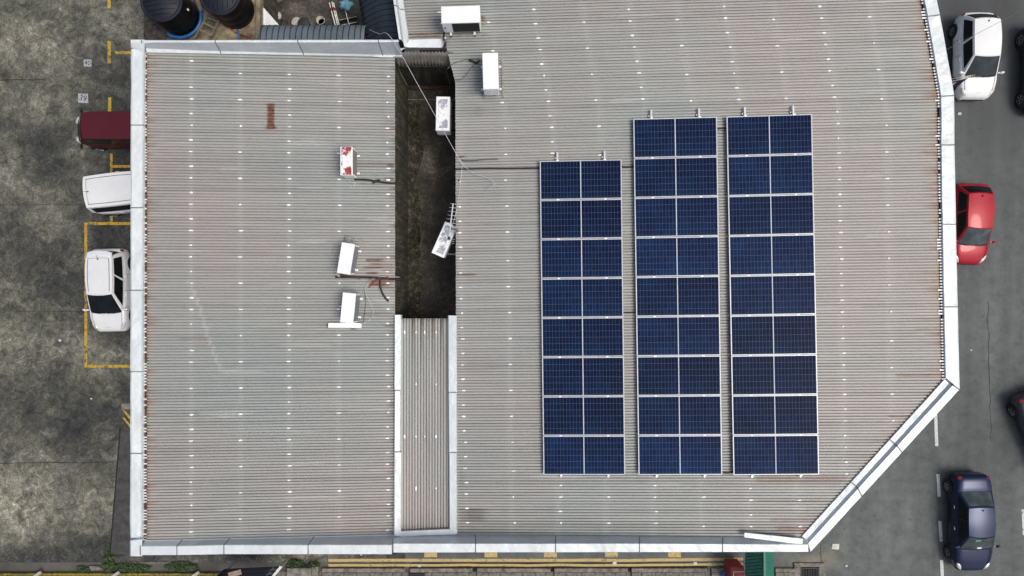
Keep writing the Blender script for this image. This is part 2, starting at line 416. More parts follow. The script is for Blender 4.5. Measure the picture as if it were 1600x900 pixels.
joint((-60, 724), (180, 722), .025); joint((188, 670), (172, 866), .06); joint((-60, 321), (136, 319), .02); joint((-60, 127), (70, 124), .03)
joint((25, 486), (133, 487), .016); joint((45, 572), (75, 565), .018); joint((236, 45), (236, 62), .05)

RX0 = 9.0
road = attr_grid("road", RX0, 70, -60, 60, 0.0, .6, M['asphalt'],
    tone=[blob(1270, 876, 30, 10, .8), blob(1300, 868, 20, 12, .5)],
    grime=[blob(1518, 560, 9, 330, .22), blob(1572, 560, 10, 330, .25), blob(1425, 790, 9, 160, .18), blob(1515, 800, 22, 80, .3), blob(1545, 560, 5, 60, .7), blob(1540, 330, 6, 90, .4), blob(1500, 30, 50, 170, .75), blob(1560, 20, 60, 80, .7), blob(1550, 190, 70, 90, .55), blob(1560, 300, 60, 80, .3), blob(1540, 750, 10, 60, .35), blob(1545, 900, 10, 60, .3)])
struct(road)
lane = attr_grid("side_road", -4.9 + .0, RX0, -12.62, -5, .004, .35, M['asphalt'], grime=[blob(640, 880, 500, 12, .25)], tone=[blob(700, 884, 400, 5, .6), blob(520, 880, 60, 10, .5)])
lane.location.x = 0; struct(lane)
far = MB(); far.sheet([(-60, -60), (RX0, -60), (RX0, -13.05), (-60, -13.05)], 0.0)
struct(far.build("pavement", M['paver'], recalc=False))

def mark(pts, mat, name="road_marking", z=.008):
    mb = MB(); mb.sheet([W(p[0], p[1], 0) for p in pts], z); return struct(mb.build(name, mat, recalc=False))
def hv(x0, y0, x1, y1, mat=None, name="bay_line", z=.008): return mark([(x0, y0), (x1, y0), (x1, y1), (x0, y1)], mat or M['yellow'], name, z)
for r in ((168, -30, 173, 13), (168, 64, 173.5, 99), (180, 80, 212, 84.5), (169, 152, 174, 176), (172, 240, 176, 272), (176, 258, 212, 262), (172, 335, 176, 347),
          (131, 347, 212, 351.5), (132, 351.5, 136.5, 574), (136.5, 570, 212, 574.5)): hv(*r)
mark([(191, 640), (194, 640), (212, 660), (212, 668)], M['yellow']); mark([(191, 652), (194, 652), (212, 673), (212, 680)], M['yellow'])
mark([(190, 631), (212, 630), (212, 639), (190, 640)], M['kerb'], "bay_line")
for i in range(1):
    xs = list(range(513, 1168, 24))
    for (yo, h) in ((873, 4.5), (881, 4.0)):
        mb = MB()
        for a_, b_ in zip(xs[:-1], xs[1:]):
            ya = yo + mnoise.noise(Vector((a_ * .02, yo, 0))) * .9 - max(0, (a_ - 1000)) * .012; yb = yo + mnoise.noise(Vector((b_ * .02, yo, 0))) * .9 - max(0, (b_ - 1000)) * .012
            mb.sheet([W(a_, ya, 0), W(b_, yb, 0), W(b_, yb + h, 0), W(a_, ya + h, 0)], .010)
        struct(mb.build("kerb_line", M['yellow_pale'], recalc=False))
for x in (663, 757, 850, 945.5, 1044): hv(x, 860.5, x + 20, 870.5, M['yellow_pale'], "bay_corner_mark", .010)
hv(563, 862, 566, 868, M['yellow_pale'], "bay_corner_mark", .010)
for (x, y0, y1) in ((1459, 640, 697), (1463, 741, 776), (1466, 814, 846), (1468.5, 875, 915), (1596, 796, 836)):
    mark([(x, y0), (x + 5, y0), (x + 7, y1), (x + 2, y1)], M['white_paint'], "lane_dash")
def crack(p, q, w, seed, wob=.10):
    (x0, y0), (x1, y1) = W(*p, 0), W(*q, 0); N = 26; mb = MB(); pts = []
    for i in range(N + 1):
        t = i / N; pts.append(Vector((x0 + (x1 - x0) * t + wob * mnoise.noise(Vector((t * 6, seed, 0))), y0 + (y1 - y0) * t + wob * mnoise.noise(Vector((t * 6, seed, 5))), .009)))
    for a, b in zip(pts[:-1], pts[1:]):
        d = (b - a).normalized(); n_ = Vector((-d.y, d.x, 0)) * w * (.4 + abs(mnoise.noise(a * 3)))
        mb.add([a + n_, a - n_, b - n_, b + n_], [[0, 1, 2, 3]])
    return struct(mb.build("road_crack", M['crack'], recalc=False))
M['crack'] = simple("tar_crack", (.045, .048, .05), .9, 0, .3, 8)
def scuff(cx, cy, rad, a0, a1, w, seed):
    x, y = W(cx, cy, 0); k = CAMZ / F; mb = MB(); N = 60; rnd = random.Random(seed)
    for i in range(N):
        if mnoise.noise(Vector((i * .22, seed, 1))) < -.12: continue
        p, q = R(a0 + (a1 - a0) * i / N), R(a0 + (a1 - a0) * (i + 1) / N); ww = w * (.4 + rnd.random()); rr = rad * k * (1 + .02 * mnoise.noise(Vector((i * .1, seed, 2))))
        mb.add([(x + (rr + d) * math.cos(t), y + (rr + d) * math.sin(t), .010) for (d, t) in ((-ww, p), (ww, p), (ww, q), (-ww, q))], [[0, 1, 2, 3]])
    return struct(mb.build("tyre_scuff", M['scuff'], recalc=False))
M['scuff'] = simple("pale_scuff", (.115, .112, .095), .9, 0, .5, 9)
scuff(58, 385, 36, -70, 60, .016, 1); scuff(40, 392, 40, -50, 75, .012, 2); scuff(12, 385, 12, -80, 70, .014, 3); scuff(120, 470, 60, 100, 170, .010, 4); scuff(95, 345, 30, 20, 110, .012, 5)
crack((1543, 470), (1546, 600), .022, 1); crack((1546, 600), (1549, 690), .014, 2); crack((1282, 850), (1284, 900), .02, 3, .04); crack((1535, 290), (1538, 380), .012, 4)
# painted bay numbers
def bay_number(px, py, w, h, txt, size, rot):
    mb = MB(); k = CAMZ / F
    x, y = W(px, py, 0); mb.sheet([(x - w * k / 2, y - h * k / 2), (x + w * k / 2, y - h * k / 2), (x + w * k / 2, y + h * k / 2), (x - w * k / 2, y + h * k / 2)], .010)
    o = struct(mb.build("bay_number_square", M['plate_paint'], recalc=False))
    fc = bpy.data.curves.new("bay_number", 'FONT'); fc.body = txt; fc.size = size; fc.align_x = 'CENTER'; fc.align_y = 'CENTER'
    fo = bpy.data.objects.new("bay_number", fc); COL.objects.link(fo); fo.location = (x, y, .0145); fo.rotation_euler = (0, 0, rot)
    fc.materials.append(M['dark_paint']); struct(fo)
bay_number(137, 98.5, 12, 11, "40", .30, R(-4)); bay_number(130, 153.5, 15.5, 15, "39", .36, R(-12))
for (px, py, s) in ((94, 532, .07), (1499, 178, .09), (1517, 547, .05), (655, 880, .1), (640, 882, .1), (1086, 880, .12), (1322, 884, .08), (1412, 855, .05), (142, 623, .05), (62, 830, .07)):
    pass

# ------------------------------------------------------------------ roof planes
XA = -2.955; SL = .065
def zL(x): return 14.2 + SL * (XA - x)
XB = -1.42; SR = .045; ROT = R(.72)
cR, sR_ = math.cos(ROT), math.sin(ROT)
def toL(x, y): return (x * cR + y * sR_, -x * sR_ + y * cR)          # world -> corner building's frame
def toW(x, y): return (x * cR - y * sR_, x * sR_ + y * cR)
def zR(lx): return 14.2 + SR * (lx - XB)
def onL(px, py, dz=0.0):
    z = 14.4
    for _ in range(12): x, y = W(px, py, z); z = zL(x) + dz
    return (x, y, z)
def onRl(px, py, dz=0.0):                                            # in the corner building's local frame
    z = 14.4
    for _ in range(12):
        x, y = W(px, py, z); lx, ly = toL(x, y); z = zR(lx) + dz
    return (lx, ly, z)
def onR(px, py, dz=0.0):
    lx, ly, z = onRl(px, py, dz); x, y = toW(lx, ly); return (x, y, z)

RIB = .0722
PROF = [(0.0, -1.0), (.12, -1.0), (.24, .78), (.40, 1.0), (.72, 1.0), (.88, .78)]
AMP = .017
def rib_sheet(name, mat, parent, y0, y1, xr, zf, step, attrs, side=(lambda p: p)):
    """profiled sheet whose ribs run along x; xr(y) gives the two ends, attrs(x, y, x0, x1) the weathering and painted shade"""
    rows = []; y = y0; k = 0
    while y < y1:
        for (f, h) in PROF: rows.append((y + f * RIB, h))
        y += RIB; k += 1
    n = max(2, int(max(abs(xr(r[0])[1] - xr(r[0])[0]) for r in rows) / step))
    us = [0, .004, .012, .025] + [i / n for i in range(1, n) if .035 < i / n < .965] + [.975, .988, .996, 1]
    vs = []; at = {"rust": [], "dirt": [], "pale": [], "tint": []}
    for (yy, h) in rows:
        rk = math.floor((yy - y0) / RIB)
        x0, x1 = xr(y0 + (rk + .5) * RIB)
        jit = (random.Random(rk).random() - .5) * .008; lap = .006 * (rk % 10 == 0)
        for u in us:
            x = x0 + (x1 - x0) * u + (jit if u in (0, 1) else 0)
            z = zf(x) + AMP * h + lap * (h > 0) + .004 * mnoise.noise(Vector((x * .8, yy * 1.3, 3)))
            vs.append(side((x, yy, z)))
            ru_, di_, pa_, ti_ = attrs(x, yy, x0, x1, rk)
            if h < 0: di_ = min(.9, di_ + .16 + .16 * mnoise.noise(Vector((x * .6, rk * 3.7, 5))))     # groove shade deepened in the colour
            for nm, v in zip(("rust", "dirt", "pale", "tint"), (ru_, di_, pa_, ti_)): at[nm].append(v)
    m = len(us); mb = MB()
    mb.add(vs, [[j * m + i, j * m + i + 1, (j + 1) * m + i + 1, (j + 1) * m + i] for j in range(len(rows) - 1) for i in range(m - 1)], 0, False)
    o = mb.build(name, mat, parent, recalc=False)
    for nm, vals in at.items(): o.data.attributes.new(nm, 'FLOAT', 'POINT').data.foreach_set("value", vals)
    return o
def boxmask(x, y, b, soft=.05):
    fx = min((x - b[0]) / soft, (b[1] - x) / soft, 1.0); fy = min((y - b[2]) / .012, (b[3] - y) / .012, 1.0)
    return max(0.0, min(fx, fy))
def noisy_end(rk, seed): return random.Random(rk * 13 + seed).random()

# ------------------------------------------------------------------ flashing strips lofted between two cross-sections
def flash(parent, A, B, mats, midx=None, n=10, bump=.006, name="flashing", skirt=.10, seam=True, seed=0):
    """A, B: matching lists of 3D points (cross-sections at the two ends of one sheet)"""
    mb = MB(); m = len(A)
    def pt(i, t):
        a, b = Vector(A[i]), Vector(B[i]); p = a.lerp(b, t)
        p.z += bump * mnoise.noise(Vector((p.x * 1.7 + seed, p.y * 1.7, i * 1.3)))
        return p
    for i in range(m - 1):
        mi = midx[i] if midx else 0
        sub = 3
        mb.grid(lambda u, v: tuple(pt(i, u).lerp(pt(i + 1, u), v) + Vector((0, 0, bump * .8 * mnoise.noise(Vector((u * 9 + seed, v * 2 + i, seed))) * math.sin(math.pi * v)))), n, sub, mi, True)
    for e in (0, m - 1):
        mb.grid(lambda u, v: tuple(pt(e, u) - Vector((0, 0, skirt * v))), n, 1, (midx[min(e, m - 2)] if midx else 0), True)
    if seam:
        d = (Vector(B[0]) - Vector(A[0])).normalized() * .012
        for i in range(m - 1):
            mb.add([tuple(Vector(A[i]) - d + Vector((0, 0, .006))), tuple(Vector(A[i]) + d + Vector((0, 0, .006))), tuple(Vector(A[i + 1]) + d * 1.3 + Vector((0, 0, .006))), tuple(Vector(A[i + 1]) - d + Vector((0, 0, .006)))], [[0, 1, 2, 3]], len(mats) - 1)
    o = mb.build(name, mats, parent, recalc=False)
    return o
FM = [M['flash'], M['flash_grey'], M['seam']]

# ------------------------------------------------------------------ west shop building
bw = empty("shop_building", (0, 0, 0), 0, "shop building with the long grey ribbed metal roof beside the stained car park", "building")
WX0, WX1, WY0, WY1 = -9.30, -3.02, -6.42, 5.98
mb = MB()
def wallring(mb, x0, x1, y0, y1, z0, zt, th=.2):
    mb.box(((x0 + th / 2), (y0 + y1) / 2, (z0 + zt(x0)) / 2), (th, y1 - y0, zt(x0) - z0))
    mb.box(((x1 - th / 2), (y0 + y1) / 2, (z0 + zt(x1)) / 2), (th, y1 - y0, zt(x1) - z0))
    for y in (y0 + th / 2, y1 - th / 2):
        mb.box(((x0 + x1) / 2, y, (z0 + 14.05) / 2), (x1 - x0 - 2 * th, th, 14.05 - z0))
wallring(mb, WX0, WX1, WY0, WY1, -.03, lambda x: 14.45 if x < -5 else 14.12)
mb.build("wall", M['plaster'], bw)
mb = MB(); mb.box((-3.01, (5.78 - 6.3) / 2, 12.85), (.022, 5.78 + 6.3, 2.5)); mb.build("wall_render", M['wallmoss'], bw)
def px_box(fn, x0, y0, x1, y1):
    a, b = fn(x0, y1), fn(x1, y0); return (a[0], b[0], a[1], b[1])
rustL = [(px_box(onL, *b[:4]), b[4]) for b in ((418, 162, 429, 202, 1.5), (416, 163, 431, 168, 1.2), (415, 196, 432, 202, 1.2), (556, 254, 618, 262, .3), (604, 255, 618, 261, .75), (600, 277, 618, 283, .6), (556, 285, 575, 288, .2),
         (570, 404, 600, 409, .8), (578, 410, 596, 415, .6), (566, 416, 600, 420, .7), (572, 424, 594, 429, .75), (574, 433, 618, 441, .8), (574, 441, 610, 447, .8), (590, 447, 618, 452, .5), (558, 487, 618, 494, .35), (546, 511, 558, 516, .8), (600, 507, 618, 511, .6),
         (596, 410, 618, 428, .25), (280, 527, 330, 531, .25), (600, 185, 618, 200, .2))]
dirt_shadeL = [(px_box(onL, *b[:4]), b[4]) for b in ((505, 235, 531, 285, .12), (560, 280, 618, 290, .2), (600, 495, 618, 838, .22), (300, 112, 460, 116, .15), (228, 86, 620, 100, .12), (590, 85, 618, 240, .12), (230, 235, 500, 300, .06), (600, 240, 618, 420, .15))]  # first box paints the air conditioner's soft shadow on its left
trailL = [onL(296, 440), onL(312, 480), onL(322, 515), onL(345, 580)]
BANDL = [onL(q, 450)[0] for q in (299, 376, 452, 530, 606)]
def attrL(x, y, x0, x1, rk):
    e = x - x0; r1 = noisy_end(rk, 1)
    rust = max(0, 1 - e / .03) * .7 + (max(0, 1 - e / (.08 + .3 * r1)) * .45 * (r1 > .74)) + max(0, 1 - e / .10) * .35 * (r1 > .3)
    tint = max(0, 1 - e / .55) ** 2 * .36 * (.5 + .5 * r1)
    e2 = x1 - x; r2 = noisy_end(rk, 2)
    if r2 > .85: rust = max(rust, max(0, 1 - e2 / .25) * .5)
    for b, s in rustL: rust = max(rust, s * boxmask(x, y, b))
    d = .05 * (noisy_end(rk, 5) > .7) + .10 * (rk % 10 == 0)
    for b, s in dirt_shadeL: d += s * boxmask(x, y, b, .25)
    p = 0
    for a, b in zip(trailL[:-1], trailL[1:]):
        t = (y - a[1]) / (b[1] - a[1]) if b[1] != a[1] else 0
        if 0 <= t <= 1 and abs(x - (a[0] + (b[0] - a[0]) * t)) < .04: p = .45
    if mnoise.noise(Vector((x * .5, y * 6, 9))) > .55: p = max(p, .35)
    for cx in BANDL:
        if abs(x - cx) < .10: p = max(p, .22 * (1 - abs(x - cx) / .10))
    return min(1.5, rust), min(.8, d), p, tint
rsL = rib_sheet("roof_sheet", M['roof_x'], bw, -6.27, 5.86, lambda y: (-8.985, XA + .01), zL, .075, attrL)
# rib ends and packing under the west flashing
mb = MB(); mb.box((-9.05, -.2, zL(-9.05) - .02), (.10, 12.1, .02), 0)
y = -6.2
while y < 5.85:
    r = random.random()
    if r > .12: mb.box((-9.03 + random.uniform(-.01, .01), y, zL(-9.03) + .005), (.085 if r < .85 else .12, .034, .02), 1 if r < .75 else 2, bev=.006)
    y += RIB
mb.build("closure_strip", [M['rusty'], M['flash'], M['rusty']], bw)
ys = [62.5, 75, 195, 324, 453, 580, 708, 841, 869]
def westpt(px, py, dz=.07):
    return onL(px, py, dz)
for k, (ya, yb) in enumerate(zip(ys[:-1], ys[1:])):
    ea = 204.5 - (ya - 60) * .0016; eb = 204.5 - (yb - 60) * .0016
    inn = lambda yy: 225.0 - (yy - 60) * .004
    ya2 = ya + (.5 if k else 0)
    A = [westpt(ea, ya2, .05), westpt(ea + 2, ya2, .075), westpt(inn(ya) - 2.5, ya2, .07), westpt(inn(ya), ya2, .085)]
    B = [westpt(eb, yb, .05), westpt(eb + 2, yb, .075), westpt(inn(yb) - 2.5, yb, .07), westpt(inn(yb), yb, .085)]
    flash(bw, A, B, FM, n=14, bump=.012, seed=k * 3.1, skirt=.25)
PT = 14.83
def Wz(px, py, z): x, y = W(px, py, z); return (x, y, z)
# north parapet flashing: coping lip, inner face, apron
xs = [226, 340, 468, 593, 624]
for k, (xa, xb) in enumerate(zip(xs[:-1], xs[1:])):
    def sec(px):
        x = (px - 800) / F * 16.7; zr = zL(x); yo = 6.02 + .012 * (px - 204) / 400
        return [(x, yo, PT - .01), (x, yo - .02, PT + .005), (x, yo - .065, PT), (x, 5.875 - .03 * (px > 300), zr + .07), (x, 5.79 + .03 * (px - 226) / 390, zr + .035)]
    A, B = sec(xa), sec(xb)
    if k > 0: pass
    flash(bw, A, B, FM, [0, 0, 1, 0], n=12, bump=.007, seed=20 + k, skirt=.12)
# the corner piece at the north-west, and the torn end against the corner building
A = [Wz(204, 62, PT), Wz(204, 66.5, PT), Wz(206, 74.5, 14.70)]; B = [Wz(226, 62, PT), Wz(226, 66.2, PT), onL(226, 82, .1)]
flash(bw, A, B, FM, [0, 0], n=4, bump=.004, seed=31, seam=False)
A = [onL(583, 81, .05), onL(583, 88.5, .04)]; B = [onL(633, 74.5, .16), onL(614, 89.5, .05)]
flash(bw, A, B, FM, [0], n=4, bump=.01, seed=33, seam=False)
# south parapet flashing
xs = [222, 279, 352, 483, 613]
CI, CO = -6.235, -6.46
for k, (xa, xb) in enumerate(zip(xs[:-1], xs[1:])):
    def sec(px):
        x = (px - 800) / F * 16.65; zr = zL(x); s = .045 * (px < 300) + .0 
        return [(x, -6.20 + .0, zr + .035), (x, -6.215, zr + .05), (x, CI - s * .6, PT - .02), (x, CI - .01 - s * .6, PT), (x, CO - s * .5, PT - .004), (x, CO - .012 - s * .5, PT - .03)]
    flash(bw, sec(xa), sec(xb), FM, [0, 1 if k else 0, 0, 0, 0], n=12, bump=.007, seed=40 + k, skirt=.2)
A = [Wz(203.5, 845, 14.80), Wz(203.5, 868.5, 14.83)]; B = [Wz(222, 843, 14.80), Wz(222, 867.5, 14.83)]
flash(bw, A, B, FM, [0], n=4, bump=.004, seed=51, seam=True, skirt=.3)

# sealing patches over the screws
def patch_mesh(long=.104, wide=.042):
    """a dab of sealant: a low rounded mound"""
    mb = MB(); n = 12; vs = []
    for (q, z) in ((1.0, -.006), (.86, .008), (.5, .014)):
        for k in range(n):
            a = 2 * math.pi * k / n; c, d = math.cos(a), math.sin(a)
            vs.append((math.copysign(abs(c) ** .7, c) * long / 2 * q, math.copysign(abs(d) ** .7, d) * wide / 2 * q, z))
    fs = [[i * n + k, i * n + (k + 1) % n, (i + 1) * n + (k + 1) % n, (i + 1) * n + k] for i in range(2) for k in range(n)] + [[2 * n + k for k in range(n)]]
    mb.add(vs, fs, 0, True)
    return mb
def put_patches(pts, parent, rz=0.0, slope=0.0, name="screw_patch", limit=100):
    first = patch_mesh().build(name, M['patch'], parent); me = first.data
    for i, p in enumerate(pts[:limit]):
        o = first if i == 0 else first.copy()
        if i: COL.objects.link(o)
        o.location = p; k = random.choice((.55, .8, .95, 1.0, 1.1)); o.scale = (k, random.uniform(.75, 1.25), 1); o.rotation_euler = (0, slope, rz + random.uniform(-.06, .06))
    if len(pts) > limit:
        mb = MB(); src = patch_mesh()
        for p in pts[limit:]:
            mb.T = Matrix.Translation(p) @ Matrix.Rotation(slope, 4, 'Y') @ Matrix.Scale(random.uniform(.75, 1.15), 4, (1, 0, 0)); mb.add(src.v, src.f)
        o = mb.build(name, M['patch'], parent); o["kind"] = "stuff"
def snap(y, y0): return y0 + (math.floor((y - y0) / RIB) + .52) * RIB
ptsL = []
PY0 = 97.5; PP = 40.82
for i in range(19):
    for px, both, off in ((299, 1, 0), (376, 0, 2.0), (452, 1, -1.5 + 3), (530, 0, 3), (606, 1, 4.5)):
        for s in ((0, 18.5) if both else (18.5,)):
            yy = PY0 + PP * i + s
            px_y = 450 + (yy - 450) * (1 - (px - 299) * 5.5e-5)
            if px_y > 838 or (px == 299 and 586 < px_y < 595) or random.random() < .02: continue
            if px == 606 and px_y < 116 or px == 530 and px_y < 112: continue
            x, y_, z = onL(px + random.uniform(-1, 1), px_y)
            y_ = snap(y_, -6.27); ptsL.append((x, y_, zL(x) + AMP + .004))
random.shuffle(ptsL)
put_patches(ptsL, rsL, 0, SL)

# ------------------------------------------------------------------ corner shop building (its own frame is turned a little)
be = empty("shop_building", (0, 0, 0), ROT, "corner shop building carrying the solar panels, with one cut-off corner", "building")
def seg(poly, y):
    for (x0, y0), (x1, y1) in zip(poly[:-1], poly[1:]):
        if min(y0, y1) <= y <= max(y0, y1) and y0 != y1: return x0 + (x1 - x0) * (y - y0) / (y1 - y0)
    return poly[0][0] if y > poly[0][1] else poly[-1][0]
LB1 = [onRl(*p)[:2] for p in ((622, -40), (639, 62))]
LB2 = [onRl(*p)[:2] for p in ((694, 61), (711.5, 128), (712.5, 480), (714, 845))]
RB = [onRl(*p)[:2] for p in ((1429, -40), (1437, 0), (1463.5, 150), (1464.5, 225), (1468, 450), (1471.5, 593), (1250, 843))]
YJ = onRl(667, 62)[1]
def xrR(y): return (seg(LB1, y) if y > YJ else seg(LB2, y), seg(RB, y))
rustR = [(px_box(onRl, *b[:4]), b[4]) for b in ((636, 26, 692, 29, .45), (634, 31, 694, 35, .75), (650, 36, 690, 38, .35), (636, 50, 692, 55, .8), (640, 55, 690, 59, .6), (640, 42, 690, 45, .3), (749, 25, 760, 34, .9), (752, 38, 760, 40, .6), (712, 427, 746, 431.5, .7), (712, 243, 724, 248, .75), (750, 52, 764, 56, .4), (745, 158, 790, 161, .25),
         (712, 520, 722, 524, .3), (1270, 848, 1300, 850, .0), (1180, 742, 1325, 754, .35), (1385, 648, 1440, 652, .6), (1400, 583, 1478, 589, .5), (1430, 512, 1470, 516, .45), (1430, 200, 1468, 202, .9), (1440, 236, 1470, 239, .7), (690, 58, 700, 75, .5), (1180, 780, 1300, 784, .3), (1200, 810, 1275, 815, .35), (1210, 822, 1262, 830, .45))]
dirtR = [(px_box(onRl, *b[:4]), b[4]) for b in ((735, 165, 762, 183, .28), (712, 100, 756, 150, .22), (690, 8, 700, 60, .15), (713, 793, 765, 815, .55), (713, 735, 735, 770, .25), (713, 490, 727, 835, .25), (700, 50, 752, 58, .45), (745, 80, 790, 160, .12), (713, 815, 1250, 840, .15), (640, 0, 700, 62, .14), (720, 247, 780, 251, .1))]
BANDR = [onRl(q - 4, 450)[0] for q in (725, 799, 872, 946.5, 1020, 1094.5, 1169, 1244, 1319, 1394)]; YK = onRl(900, 190)[1]
def attrR(x, y, x0, x1, rk):
    e = x1 - x; r1 = noisy_end(rk, 11)
    ch = y < RB[5][1]
    rust = (max(0, 1 - e / .03) * .8 + max(0, 1 - e / (.08 + .35 * r1)) * .6 * (r1 > .8) + max(0, 1 - e / .10) * .35 * (r1 > .35)) * (.35 if ch else 1)
    if noisy_end(rk, 17) > .95: rust = max(rust, max(0, 1 - e / 1.0) * .4)
    tint = max(0, 1 - e / .6) ** 2 * .34 * (.5 + .5 * r1) * (.35 if ch else 1)
    for b, s in rustR: rust = max(rust, s * boxmask(x, y, b))
    d = .05 * (noisy_end(rk, 5) > .7) + .10 * (rk % 10 == 0)
    for b, s in dirtR: d += s * boxmask(x, y, b, .25)
    p = .35 if mnoise.noise(Vector((x * .5, y * 6, 4))) > .58 else 0
    for cx in BANDR:
        cx2 = cx - max(0, y - YK) * .148
        if abs(x - cx2) < .12: p = max(p, .22 * (1 - abs(x - cx2) / .12))
    return min(1, rust), min(.8, d), p, tint
RY0 = onRl(900, 846)[1]; RY1 = onRl(1000, -40)[1]
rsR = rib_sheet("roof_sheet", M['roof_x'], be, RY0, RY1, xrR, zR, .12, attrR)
# walls
foot = [onRl(*p)[:2] for p in ((713, 858), (1262, 858), (1492, 606), (1486, 226), (1484, 155), (1452, -40), (636, -40), (650, 66), (695, 72), (714, 130))]
mb = MB(); n = len(foot)
for i in range(n):
    a, b = Vector(foot[i]), Vector(foot[(i + 1) % n])
    if i == 5: continue
    d = (b - a).normalized(); nn = Vector((d.y, -d.x)) * -.2
    zt = 14.05 if i not in (1, 2, 3, 4) else 14.3
    mb.prism([a, b, b + nn, a + nn], -.03, zt)
mb.build("wall", M['plaster'], be)
# east flashing
def L3(px, py, dz): return onRl(px, py, dz)
inn = [(1436, -40), (1445, 0), (1450, 25), (1471, 150), (1471.2, 226), (1473, 350), (1475.5, 479), (1478, 591)]
out_ = [(1455, -40), (1464, 0), (1468.5, 23), (1491, 149), (1491.3, 226), (1493.5, 350), (1496.5, 479), (1499.5, 607)]
for k in range(len(inn) - 1):
    if k == 1: continue
    k2 = k + 1
    if k == 0: k2 = 2
    A = [L3(inn[k][0], inn[k][1] + (.4 if k else 0), .075), L3(inn[k][0] + 1.5, inn[k][1] + .4, .065), L3(out_[k][0] - 2, out_[k][1] + .4, .08), L3(*out_[k], .06)]
    B = [L3(*inn[k2], .075), L3(inn[k2][0] + 1.5, inn[k2][1], .065), L3(out_[k2][0] - 2, out_[k2][1], .08), L3(*out_[k2], .06)]
    flash(be, A, B, FM, n=14, bump=.012, seed=60 + k * 2.3, skirt=.3)
# closure teeth along the east edge
mb = MB()
y = RB[5][1] + .02
e0 = [(seg([L3(*p, .03)[:2] for p in inn[::1]], yy), yy) for yy in [RB[5][1] + i * .5 for i in range(34)]]
for (xa, ya), (xb, yb) in zip(e0[:-1], e0[1:]):
    mb.add([(xa - .14, ya, zR(xa) - .03), (xa + .02, ya, zR(xa) - .03), (xb + .02, yb, zR(xb) - .03), (xb - .14, yb, zR(xb) - .03)], [[0, 1, 2, 3]], 0)
inl = [L3(*p, .03)[:2] for p in inn]
while y < RY1:
    x = seg(inl, y); r = random.random()
    if r > .08: mb.box((x - .045 - (.03 if r > .85 else 0), y, zR(x) + .016), (.085 if r < .85 else .15, .038, .024), 1, bev=.006)
    y += RIB
mb.build("closure_strip", [M['gap'], M['patch']], be)
# cut-off corner flashing
PE = 14.98
ca = [(1477, 592), (1483.5, 598.5), (1488, 601.5), (1489, 602), (1499, 608.5)]; cb = [(1253, 838.5), (1260, 843), (1262, 848), (1263, 848.5), (1266.5, 862.5)]
dz = [.06, .075, None, None, None]
def csec(t):
    r = []
    for i in range(5):
        px = ca[i][0] + (cb[i][0] - ca[i][0]) * t; py = ca[i][1] + (cb[i][1] - ca[i][1]) * t
        if dz[i] is not None: r.append(L3(px, py, dz[i]))
        else:
            z = (14.2 + SR * (7.0 + 4.0 * (1 - t) - XB)) + (.15 if i > 2 else .13 if i == 2 else 0); x, y_ = W(px, py, z); lx, ly = toL(x, y_); r.append((lx, ly, z))
    return r
ts = [0, .385, .655, 1.0]
for k, (a, b) in enumerate(zip(ts[:-1], ts[1:])): flash(be, csec(a + (.001 if k else 0)), csec(b), FM, [0, 1, 0, 0], n=12, bump=.006, seed=80 + k, skirt=.25)
# south parapet flashing of the corner building
xs = [614, 743, 868, 999, 1129, 1263]
for k, (xa, xb) in enumerate(zip(xs[:-1], xs[1:])):
    def sec(px):
        r = []
        t = (px - 614) / 650.0
        for (py, z) in ((836 + 7 * max(0, t - .2) * .8, None), (849.0 + 3.5 * max(0, t - .6), PT - .02), (849.6 + 3.5 * max(0, t - .6), PT), (863 - 1.0 * t, PT - .004), (863.4 - 1.0 * t, PT - .05)):
            if z is None: r.append(L3(px, py, .04) if px > 712 else (*toL(*onL(px, 837.5, .04)[:2]), 14.24))
            else: x, y_ = W(px, py, z); r.append((*toL(x, y_), z))
        return r
    flash(be, sec(xa), sec(xb), FM, [1, 0, 0, 0], n=12, bump=.008, seed=90 + k, skirt=.2)
# north-west edge flashing beside the navy awning
A = [Wz(608.5, -40, 14.75), Wz(613, -40, 14.75), Wz(615, -40, 14.62), Wz(618, -40, 14.6), Wz(624, -40, 14.5)]
B = [Wz(623.5, 61, 14.75), Wz(627, 62, 14.75), Wz(630, 66, 14.62), Wz(632, 73, 14.5), Wz(640, 74, 14.35)]
C_ = [tuple(Vector(a).lerp(Vector(b), .48)) for a, b in zip(A, B)]
for k, (a, b) in enumerate(((A, C_), (C_, B))):
    a = [(*toL(p[0], p[1]), p[2]) for p in a]; b = [(*toL(p[0], p[1]), p[2]) for p in b]
    flash(be, a, b, FM, [0, 1, 0, 0], n=8, bump=.006, seed=110 + k, skirt=.2)
A = [Wz(639, 62, 14.42), Wz(634, 74, 14.40), Wz(634.5, 76, 14.2)]; B = [Wz(694, 60.5, 14.42), Wz(695, 74.5, 14.40), Wz(695, 76.5, 14.2)]
flash(be, [(*toL(p[0], p[1]), p[2]) for p in A], [(*toL(p[0], p[1]), p[2]) for p in B], FM, [0, 1], n=6, bump=.004, seed=115, skirt=.1, seam=False)
# loose flashing length lying over the gutter at the south-east corner
A = [L3(1163.5, 832.5, .20), L3(1163, 839.5, .22)]; B = [L3(1254, 842.0, .20), L3(1253.5, 851, .22)]
lf = MB(); 
lo = flash(None, [(*toW(*p[:2]), p[2]) for p in A], [(*toW(*p[:2]), p[2]) for p in B], FM, [0], n=10, bump=.005, seed=121, skirt=.05, seam=False, name="loose_flashing")
tag(lo, "loose white metal strip lying aslant over the gutter near the cut-off roof corner", "metal strip")

